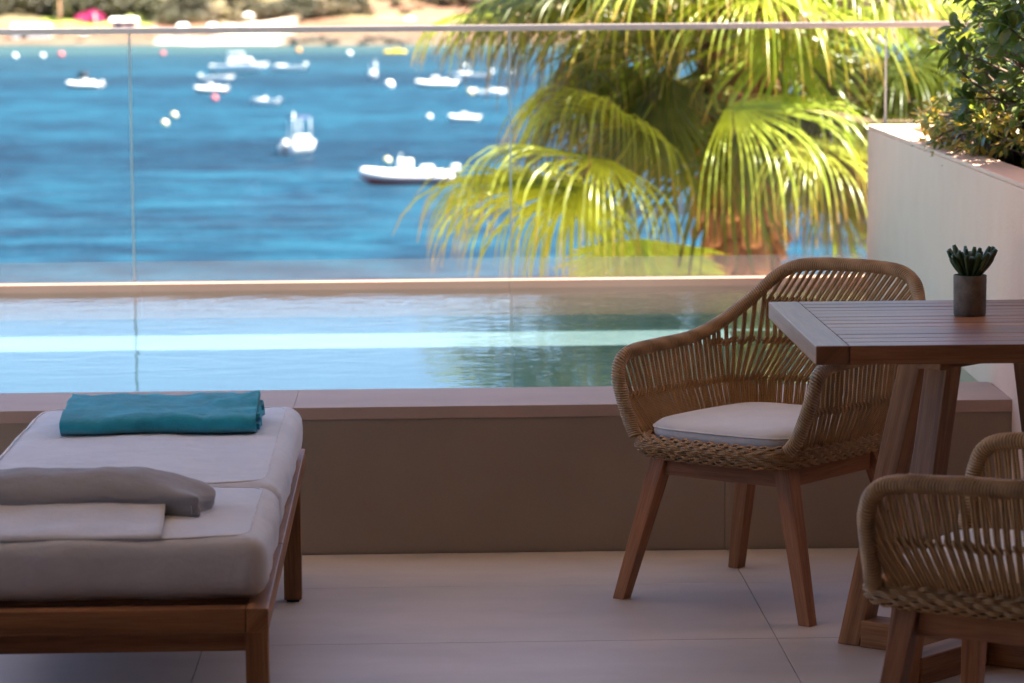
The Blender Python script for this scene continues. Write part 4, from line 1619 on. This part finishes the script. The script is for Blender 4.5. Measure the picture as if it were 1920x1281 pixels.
# ------------------------------------------------------------------ dining table
TX, TY, TZ = 1.255, 6.545, .77
table = thing('dining_table', 'square slatted teak table on crossed base with splayed legs', 'table', (TX, TY, 0), math.radians(-.4))
HB = .452
TH = .040
BW = .072
for sx in (-1, 1):
    put('breadboard_end', Acc().box((sx * (HB - BW / 2), 0, TZ - TH / 2), (BW - .003, 2 * HB, TH), .003, L=(0, 1, 0)), M['teakdark'], table, smooth=False)
nsl = 13
sw = 2 * HB / nsl
for k in range(nsl):
    y = -HB + (k + .5) * sw
    th_ = TH if k in (0, nsl - 1) else .026
    put('slat', Acc().box((0, y, TZ - th_ / 2 - random.uniform(0, .0006)), (2 * HB - 2 * BW, sw - .0045, th_), .002, L=(1, 0, 0)), M['teakdark'], table, smooth=False)
for y in (-.2, .2):
    put('batten', Acc().box((0, y, TZ - TH + .005), (2 * HB - 2 * BW - .01, .06, .018), .002, L=(1, 0, 0)), M['teakdark'], table, smooth=False)
BCX, BCY = -.012, .005
for k, ang in enumerate((-38, 47)):
    a_ = math.radians(ang)
    R = Matrix.Rotation(a_, 3, 'Z')
    dv = Vector((math.cos(a_), math.sin(a_), 0))
    cz = .0315
    if k == 0:
        put('base_bar', Acc().box((BCX, BCY, cz), (.60, .068, .063), .003, R, dv), M['teak'], table, smooth=False)
        put('top_bar', Acc().box((BCX, BCY, TZ - TH - .026), (.46, .06, .045), .003, R, dv), M['teak'], table, smooth=False)
    else:
        for sg in (-1, 1):
            c = Vector((BCX, BCY, cz)) + dv * sg * (.034 + .30) / 2
            put('base_bar', Acc().box(c, (.30 - .034, .068, .0628), .003, R, dv), M['teak'], table, smooth=False)
            c = Vector((BCX, BCY, TZ - TH - .026)) + dv * sg * (.03 + .23) / 2
            put('top_bar', Acc().box(c, (.23 - .03, .06, .0448), .003, R, dv), M['teak'], table, smooth=False)
    for sg in (-1, 1):
        P = []
        sv = Vector((-dv.y, dv.x, 0))
        for rr, ha, hb_, z in ((.335, .028, .030, 0), (.165, .028, .030, TZ - TH - .003)):
            c = Vector((BCX, BCY, z)) + dv * sg * rr
            P += [c - dv * ha - sv * hb_, c + dv * ha - sv * hb_, c + dv * ha + sv * hb_, c - dv * ha + sv * hb_]
        put('leg', Acc().hexa(P, .003, L=P[4] - P[0]), M['teak'], table, smooth=False)

# ------------------------------------------------------------------ potted succulent
pot = thing('plant_pot', 'round grey concrete pot holding a small finger leaved succulent on the table', 'plant pot', (1.222, 6.655, TZ + .001))
put('pot', Acc().lathe([(0, 0), (.0345, 0), (.0362, .002), (.0372, .088), (.0366, .0905), (.0335, .0905), (.0328, .088), (.0322, .078), (0, .078)], 40), M['concrete'], pot, sharp=40)
put('soil', Acc().lathe([(.0325, .080), (.02, .083), (0, .084)], 24), M['soil'], pot)
suc = thing('succulent_plant', 'dark green succulent with tubular finger leaves in the concrete pot', 'plant', (1.222, 6.655, TZ + .082))
rs = random.Random(21)
for i in range(36):
    a_ = i * 2.39996
    k = math.sqrt((i + .5) / 36)
    tilt = k * .82
    L_ = rs.uniform(.036, .066) * (1.12 - .1 * k)
    d = Vector((math.cos(a_) * math.sin(tilt), math.sin(a_) * math.sin(tilt), math.cos(tilt)))
    b0 = Vector((math.cos(a_), math.sin(a_), 0)) * k * .012
    L_ += .012 * k
    e = b0 + d * L_ + Vector((0, 0, .012 * k))
    P = catmull([b0, b0.lerp(e, .5) - Vector((0, 0, .002)), e], 9)
    r_t = .0066 * rs.uniform(.8, 1.1)
    rad = [r_t * q for q in (.6, .66, .74, .84, .94, 1.0, 1.0, .95, .62)]
    put('finger_leaf', Acc().tube(P, rad, 8), M['succulent'], suc)

# ------------------------------------------------------------------ boats and buoys
def hull_acc(L_, B_, H_, acc=None, draft=.25, mi=0, bow=.55):
    """lofted open hull, bow at +x; returns sheer outline"""
    acc = acc or Acc()
    n = 14
    V, F = [], []
    for i in range(n + 1):
        t_ = i / n
        x = (-.5 + t_) * L_
        b = B_ / 2 * (1 - max(0, (t_ - .45) / .55) ** 2.2) * (.9 + .1 * min(1, t_ * 3))
        sh_ = H_ * (1 + .35 * t_ ** 2)
        ke = -draft + (H_ * .9 + draft) * max(0, (t_ - bow) / (1 - bow)) ** 2.5 * .8
        xo = x + (.06 * L_ if i == n else 0)
        b = max(b, .02)
        V += [(xo, -b, sh_), (x, -b * .86, sh_ * .35 + ke * .3), (x, 0, ke), (x, b * .86, sh_ * .35 + ke * .3), (xo, b, sh_)]
    for i in range(n):
        for q in range(4):
            k = i * 5 + q
            F.append((k, k + 5, k + 6, k + 1))
    F.append((0, 1, 2, 3, 4))
    acc.add(V, F, None, mi)
    # deck
    dk = Acc()
    Vd = []
    for i in range(n + 1):
        k = i * 5
        z = min(V[k][2] * .72, H_ * .8)
        Vd += [(V[k][0], V[k][1] * .93, z), (V[k + 4][0], V[k + 4][1] * .93, z)]
    dk.add(Vd, [(2 * i, 2 * i + 2, 2 * i + 3, 2 * i + 1) for i in range(n)])
    return acc, dk

def outboard(par, x, s=1., m='white'):
    a = Acc()
    V, F = puffy((.52 * s, .36 * s, .46 * s), .14 * s, (8, 6, 8), 0, 1)
    a.add([(x_ * (1 + .25 * z_) + x, y_, z_ + .98 * s) for x_, y_, z_ in V], F)
    o = put('outboard_motor', a, M[m], par)
    g = Acc()
    g.box((x - .02, 0, .42 * s), (.22 * s, .14 * s, .75 * s), .03)
    g.box((x, 0, .02), (.34 * s, .09 * s, .2), .02)
    put('motor_leg', g, M['darkgrey'], o)

def boat(kind, label, x, y, L_, heading, extra=()):
    t = thing('boat', label, 'boat', (x, y, SEA), math.radians(heading))
    B_ = L_ * .38
    H_ = .085 * L_ + .18
    if kind == 'rib':
        h, dk = hull_acc(L_ * .94, B_ * .72, H_ * .62)
        put('hull', h, M['red' if 'red' in extra else 'white'], t)
        put('deck', dk, M['deck'], t)
        r_t = .052 * L_ * .8 + .04
        P = [(-.52 * L_, -B_ * .42, H_ * .72), (-.2 * L_, -B_ * .43, H_ * .74), (.15 * L_, -B_ * .41, H_ * .8), (.36 * L_, -B_ * .26, H_ * .95), (.47 * L_, 0, H_ * 1.06)]
        P = P + [(q[0], -q[1], q[2]) for q in P[-2::-1]]
        pp = catmull(P, 60)
        rr = np.full(60, r_t)
        rr[:4] = [r_t * .15, r_t * .6, r_t * .85, r_t]
        rr[-4:] = [r_t, r_t * .85, r_t * .6, r_t * .15]
        tb = put('inflatable_tube', Acc().tube(pp, rr, 12), M['tube'], t)
        put('rub_strake', Acc().tube(pp + np.array([0, 0, -r_t * .2]), rr * 1.03, 12, flat=.16), M['red' if 'red' in extra else 'darkgrey'], tb)
        cs = Acc()
        V, F = puffy((.16 * L_, .13 * L_, .19 * L_), .05, (6, 6, 8), 0, 1)
        cs.add([(q[0] - .05 * q[2] + .02 * L_, q[1], q[2] + H_ * .62 + .095 * L_) for q in V], F)
        c_ = put('console', cs, M['white'], t)
        wsx = Acc().box((.07 * L_, 0, H_ * .62 + .215 * L_), (.012, .12 * L_, .09 * L_), .003, Matrix.Rotation(-.35, 3, 'Y'))
        put('windscreen', wsx, M['palegrey' if 'tall' in extra else 'darkgrey'], c_)
        V, F = puffy((.13 * L_, .2 * L_, .12 * L_), .05, (6, 6, 6), 0, 1)
        put('seat', Acc().add([(q[0] - .22 * L_, q[1], q[2] + H_ * .62 + .06 * L_) for q in V], F), M['white'], t)
        if 'dark' in extra:
            V, F = puffy((.22 * L_, .2 * L_, .16 * L_), .08, (6, 6, 6), .05, 2)
            put('cover', Acc().add([(q[0] + .02 * L_, q[1], q[2] + H_ * .62 + .27 * L_) for q in V], F), M['darkgrey'], t)
        outboard(t, -.53 * L_, .17 * L_)
    elif kind == 'dinghy':
        h, dk = hull_acc(L_, B_ * .9, H_ * 1.1)
        put('hull', h, M['white'], t)
        put('deck', dk, M['deck'] if 'open' in extra else M['white'], t)
        put('thwart', Acc().box((-.05 * L_, 0, H_ * .95), (.1 * L_, B_ * .8, .06), .01), M['white'], t)
        if 'screen' in extra:
            V, F = puffy((.3 * L_, B_ * .62, .13 * L_), .1, (8, 8, 6), 0, 1)
            put('foredeck', Acc().add([(q[0] + .16 * L_, q[1], q[2] + H_ * 1.02) for q in V], F), M['white'], t)
            put('windscreen', Acc().box((.0, 0, H_ * 1.15 + .07 * L_), (.02, B_ * .6, .12 * L_), .004, Matrix.Rotation(-.5, 3, 'Y')), M['palegrey'], t)
        outboard(t, -.54 * L_, .2 * L_)
    elif kind == 'cruiser':
        h, dk = hull_acc(L_, B_ * .85, H_ * 1.35)
        put('hull', h, M['white'], t)
        put('deck', dk, M['white'], t)
        V, F = puffy((.46 * L_, B_ * .6, .17 * L_), .12, (10, 8, 8), 0, 1)
        cb = put('cabin', Acc().add([(q[0] - .25 * max(0, q[2]) + .02 * L_, q[1], q[2] + H_ * 1.2 + .06 * L_) for q in V], F), M['white'], t)
        put('window', Acc().box((.03 * L_, 0, H_ * 1.2 + .085 * L_), (.36 * L_, B_ * .605, .05 * L_), .01), M['darkgrey'], cb)
        put('hard_top', Acc().box((-.06 * L_, 0, H_ * 1.2 + .24 * L_), (.3 * L_, B_ * .58, .03 * L_), .02), M['white'], t)
        for sx in (-1, 1):
            for sy in (-1, 1):
                put('post', Acc().tube([(-.06 * L_ + sx * .13 * L_, sy * B_ * .26, H_ * 1.1), (-.06 * L_ + sx * .13 * L_, sy * B_ * .26, H_ * 1.2 + .235 * L_)], .03, 6), M['white'], t)
        outboard(t, -.53 * L_, .13 * L_)
    elif kind == 'canopy':
        h, dk = hull_acc(L_, B_ * .95, H_ * 1.2)
        put('hull', h, M['white'], t)
        put('deck', dk, M['white'], t)
        V, F = puffy((.3 * L_, B_ * .6, .2 * L_), .1, (8, 8, 8), 0, 1)
        put('console', Acc().add([(q[0] + .05 * L_, q[1], q[2] + H_ * .9 + .1 * L_) for q in V], F), M['white'], t)
        zt = H_ + .52 * L_
        cp = Acc()
        V, F = puffy((.42 * L_, B_ * .72, .035 * L_), .03, (8, 8, 3), 0, 1)
        cp.add([(q[0] - .02 * L_, q[1], q[2] + zt - .25 * (q[1] / B_) ** 2 * L_ * .3) for q in V], F)
        put('canopy', cp, M['blue'], t)
        for sx in (-1, 1):
            for sy in (-1, 1):
                put('post', Acc().tube([(sx * .17 * L_, sy * B_ * .36, H_), (-.02 * L_ + sx * .17 * L_, sy * B_ * .34, zt - .02)], .022, 6), M['white'], t)
        put('whip_pole', Acc().tube([(-.4 * L_, -B_ * .3, H_), (-.41 * L_, -B_ * .31, zt + .1 * L_)], .035, 6), M['white'], t)
        outboard(t, -.53 * L_, .22 * L_)
    return t

boat('rib', 'large white inflatable boat with console, nearest to the terrace', -1.0, 161.4, 5.0, 176, ('red', 'tall'))
boat('canopy', 'white boat with dark canopy on posts, seen from astern', -8.1, 194.4, 3.6, 62)
boat('rib', 'white inflatable with a black cover amidships, far left of the bay', -38.8, 343.3, 4.4, 158, ('dark',))
boat('cruiser', 'white cabin cruiser with hard top, in the middle of the moored cluster', -25.1, 409.1, 7.2, 8)
boat('dinghy', 'long low white boat moored just right of the cabin cruiser', -19.0, 416.0, 4.9, 183, ('screen',))
boat('dinghy', 'low white open boat moored just in front of the cabin cruiser', -25.3, 367.5, 3.9, 12, ('open',))
boat('rib', 'white inflatable with red waterline in front of the moored cluster', -23.0, 323.5, 3.6, 165, ('red',))
boat('dinghy', 'small white motor dinghy below and right of the moored cluster', -15.1, 284.5, 2.7, 160, ('screen',))
boat('canopy', 'small white boat seen end on, alone in the centre of the bay', -6.4, 378.5, 2.9, 88)
boat('rib', 'white inflatable with dark console left of two boats near the palm', 1.3, 335.7, 4.6, 172, ())
boat('dinghy', 'long white boat farthest back of those beside the palm', 5.6, 364.9, 5.0, 176, ('screen',))
boat('dinghy', 'white boat partly behind hanging palm leaf tips', 6.8, 304.9, 3.2, 20, ('screen',))
boat('rib', 'tiny white tender below the boats beside the palm', 3.2, 242.4, 2.5, 170)

def buoy(label, x, y, m, r):
    t = thing('buoy', label, 'buoy', (x, y, SEA))
    V, F = puffy((2 * r, 2 * r, 2 * r), r * .97, (8, 8, 8), 0, 1)
    put('float', Acc().add([(q[0], q[1], q[2] + r * .55) for q in V], F), M[m], t)
    put('eye', Acc().tube([(0, 0, r * 1.4), (0, 0, r * 1.85)], r * .16, 6), M['darkgrey'], t)
buoy('cream mooring buoy, lower of the pair left of centre', -20.8, 240.4, 'cream', .28)
buoy('cream mooring buoy, upper of the pair left of centre', -21.4, 256.7, 'cream', .28)
buoy('pink mooring buoy below the inflatable with red waterline', -20.9, 299.4, 'pink', .32)
buoy('white mooring buoy below the small boat seen end on', -3.9, 337.2, 'white', .5)
buoy('cream yellow mooring buoy left of the boat behind palm tips', 4.8, 310.5, 'cream', .38)
buoy('pale mooring buoy left of the tiny white tender', .4, 248.4, 'palegrey', .24)
buoy('orange cream buoy just behind the large inflatable boat', -2.3, 182.7, 'cream', .22)
buoy('pink mooring buoy right of the hanging palm tips', 15.0, 339.8, 'pink', .35)
buoy('orange buoy near the dark shore rocks', -23.5, 564.7, 'orange', .5)
buoy('pale buoy in the shallows right of the orange buoy', -13.1, 528.8, 'palegrey', .5)
buoy('pale buoy near the shore left of the palm', 5.9, 429.0, 'palegrey', .35)
buoy('pink buoy in the shallows off the bougainvillea', -65.2, 541.6, 'pink', .55)
buoy('pink buoy in the shallows off the white beach', -47.6, 549.0, 'pink', .45)
buoy('pale buoy in the shallows at the far left edge', -71.9, 530.1, 'palegrey', .5)
buoy('pale buoy in the shallows, second from the far left edge', -67.4, 532.9, 'palegrey', .45)
buoy('white buoy among hanging palm tips', 11.4, 396.6, 'white', .4)

kayak = thing('pedal_boat', 'yellow pedal boat lying in the shallows by the rocks', 'pedal boat', (-5.2, 540.4, SEA), math.radians(172))
for sy in (-1, 1):
    V, F = puffy((3.9, .7, .6), .28, (14, 6, 6), 0, 1)
    put('float', Acc().add([(q[0], q[1] + sy * .55, q[2] + .25 + .05 * q[0] ** 2 * .3) for q in V], F), M['yellow'], kayak)
put('bench', Acc().box((-.3, 0, .75), (.9, 1.3, .35), .06), M['yellow'], kayak, smooth=False)

# ------------------------------------------------------------------ far shore: trees, rocks, beach things
def crown_mesh(name, m, n, seed, flat=.7, leaf=.5):
    rnd = random.Random(seed)
    a = Acc()
    lobes = [(Vector((rnd.gauss(0, .45), rnd.gauss(0, .45), rnd.uniform(.35, .95) * flat)), rnd.uniform(.35, .6)) for _ in range(9)]
    for i in range(n):
        c, r = rnd.choice(lobes)
        v = Vector((rnd.gauss(0, 1), rnd.gauss(0, 1), rnd.gauss(0, 1))).normalized()
        p = c + Vector((v.x, v.y, v.z * flat)) * r * rnd.uniform(.6, 1)
        R = rot_to((v + Vector((rnd.gauss(0, .6), rnd.gauss(0, .6), rnd.gauss(0, .6)))), rnd.uniform(0, 6))
        s = leaf * .16 * rnd.uniform(.6, 1.3)
        Q = [R @ Vector(q) for q in ((-s, -s * .7, 0), (s, -s * .6, .2 * s), (s * .8, s * .7, 0), (-s * .7, s * .6, .15 * s))]
        a.add([p + q for q in Q], [(0, 1, 2, 3)])
    return a.mesh(name, m, smooth=False)

tk = Acc().tube([(0, 0, -.3), (.03, .02, .25), (0, .05, .6)], [.07, .05, .03], 7)
for q in range(5):
    tk.tube([(0, .02, .25 + q * .04), (.3 * math.cos(q * 1.3), .3 * math.sin(q * 1.3), .6 + .05 * q)], [.03, .012], 5)
trunk_me = tk.mesh('trunk', M['bark'])
crowns = {'scrub': [crown_mesh('crown', M['scrub'], 700, s, .65) for s in (1, 2, 3)],
          'pine': [crown_mesh('crown', M['pine'], 800, s, .9) for s in (4, 5, 6)],
          'magenta': [crown_mesh('crown', M['magenta'], 600, 8, .8)]}
def tree(kind, label, x, t_, size, group=None, cat='tree', name='tree'):
    y = shore_y(x) + t_
    o = thing(name, label, cat, (x, y, land_z(x, y) - .1), random.uniform(0, 6), group)
    c = put('crown', random.choice(crowns[kind]), None, o)
    c.scale = (size * random.uniform(.9, 1.3), size, size * random.uniform(.8, 1.1))
    k = put('trunk', trunk_me, None, o)
    k.scale = (size,) * 3
rt = random.Random(9)
for i in range(26):
    tree('pine', 'dark green pine tree on the far left shore', -112 + i * 2.3 + rt.uniform(-2, 2), rt.uniform(46, 74), rt.uniform(4.0, 6.0), 'dark pines on the far left shore')
for i in range(46):
    x = -62 + i * 1.05 + rt.uniform(-1, 1)
    tree('scrub' if rt.random() < .75 else 'pine', 'olive brown bush on the bank above the white beach', x, rt.uniform(31, 50), rt.uniform(2.0, 3.4), 'olive bushes above the white beach', 'bush', 'bush')
for i in range(44):
    x = -14 + i * 3.6 + rt.uniform(-2, 2)
    tree('scrub', 'olive scrub bush on the orange slope right of the beach', x, rt.uniform(24, 80), rt.uniform(1.1, 2.8), 'scrub bushes on the orange slope', 'bush', 'bush')
for i in range(40):
    x = -60 + i * 4.5 + rt.uniform(-2, 2)
    tree('pine' if rt.random() < .5 else 'scrub', 'tree high on the slope behind the far shore', x, rt.uniform(60, 120), rt.uniform(3, 5), 'trees high on the far slope')
for i in range(1):
    tree('magenta', 'bougainvillea in magenta bloom on the green lawn far left', -77.6, 37, 3.0, None, 'bush', 'bougainvillea')

rock_me = []
for v in range(4):
    V, F = puffy((2, 1.5, 1.0), .45, (10, 9, 7), .28, 1.3, 0, v * 11)
    rock_me.append(Acc().add(V, F).mesh('rock', M['rock']))
def rock(x, t_, s, label, group):
    y = shore_y(x) + t_
    o = put('rock', random.choice(rock_me), None, None, loc=(x, y, land_z(x, y) + .2 * s))
    o.scale = (s * random.uniform(.9, 1.5), s, s * random.uniform(.7, 1.1))
    o.rotation_euler = (0, 0, random.uniform(0, 6))
    tag(o, label, 'rock', group)
for i in range(11):
    rock(-28.5 + i * .95 + rt.uniform(-.4, .4), rt.uniform(1, 7), rt.uniform(.6, 1.25), 'dark rock at the water line right of the white beach', 'dark rocks right of the beach')
for i in range(10):
    rock(-13 + i * .95 + rt.uniform(-.4, .4), rt.uniform(1, 7), rt.uniform(.5, 1.1), 'dark rock at the water line behind the yellow pedal boat', 'dark rocks behind the pedal boat')
for i in range(14):
    rock(-3 + i * 2.6 + rt.uniform(-1, 1), rt.uniform(0, 4), rt.uniform(.3, .8), 'small dark rock on the shore beyond the palm', 'small rocks beyond the palm')

def parasol(label, x, t_, s, m='canvas'):
    y = shore_y(x) + t_
    o = thing('beach_parasol', label, 'parasol', (x, y, land_z(x, y)), 0)
    put('pole', Acc().tube([(0, 0, 0), (0, 0, 2.4 * s)], .05, 6), M['pole'], o)
    put('canopy', Acc().lathe([(1.5 * s, 1.95 * s), (1.4 * s, 2.0 * s), (.6 * s, 2.35 * s), (0, 2.55 * s), (.58 * s, 2.30 * s), (1.38 * s, 1.97 * s), (1.5 * s, 1.95 * s)], 10), M[m], o)
parasol('white beach parasol under the pole at the far left shore', -76.5, 4, .8)
parasol('white beach parasol on top of the pale dune', -39.5, 26, 1.0)
parasol('white beach parasol at the left end of the white beach', -60, 8, .8)
parasol('white parasol high on the orange slope', -3.0, 24, .85)
def hut(label, x, t_, w, h, d, roofm='canvas'):
    y = shore_y(x) + t_
    o = thing('beach_hut', label, 'hut', (x, y, land_z(x, y) - .3), random.uniform(-.1, .1))
    put('wall', Acc().box((0, 0, h / 2), (w, d, h), .02), M['housewall'] if roofm != 'canvas' else M['canvas'], o, smooth=False)
    put('roof', Acc().hexa([(-w / 2 - .2, -d / 2 - .2, h + .01), (w / 2 + .2, -d / 2 - .2, h + .01), (w / 2 + .2, d / 2 + .2, h + .01), (-w / 2 - .2, d / 2 + .2, h + .01),
                            (-w / 2, -.2, h + .6), (w / 2, -.2, h + .6), (w / 2, .2, h + .6), (-w / 2, .2, h + .6)], .02), M['canvas'], o, smooth=False)
    put('door', Acc().box((-.2 * w, -d / 2 - .012, .45 * h), (.18 * w, .02, .9 * h), 0), M['housedark'], o, smooth=False)
    put('window', Acc().box((.22 * w, -d / 2 - .012, .6 * h), (.22 * w, .02, .35 * h), 0), M['housedark'], o, smooth=False)
hut('long white beach tent at the left edge of the shore', -89.5, 10, 8.5, 2.6, 4)
hut('white beach kiosk behind the white sand', -54.0, 17, 2.0, 1.9, 2)
hut('small white beach kiosk right of the first behind the white sand', -47.0, 17, 1.8, 2.0, 2)
hut('pale stone house on the bank left of the beach', -68.5, 20, 6, 2.2, 4, 'x')
pl = thing('wooden_pole', 'tall brown wooden pole standing on the far left shore', 'pole', (-82.8, shore_y(-82.8) + 12, land_z(-82.8, shore_y(-82.8) + 12)))
put('shaft', Acc().tube([(0, 0, -.3), (0, 0, 8.5)], [.22, .16], 8), M['pole'], pl)
pl = thing('wooden_pole', 'pale wooden pole standing beside the bougainvillea', 'pole', (-74.8, shore_y(-74.8) + 12, land_z(-74.8, shore_y(-74.8) + 12)))
put('shaft', Acc().tube([(0, 0, -.3), (0, 0, 5.0)], [.2, .16], 8), M['rockpale'], pl)
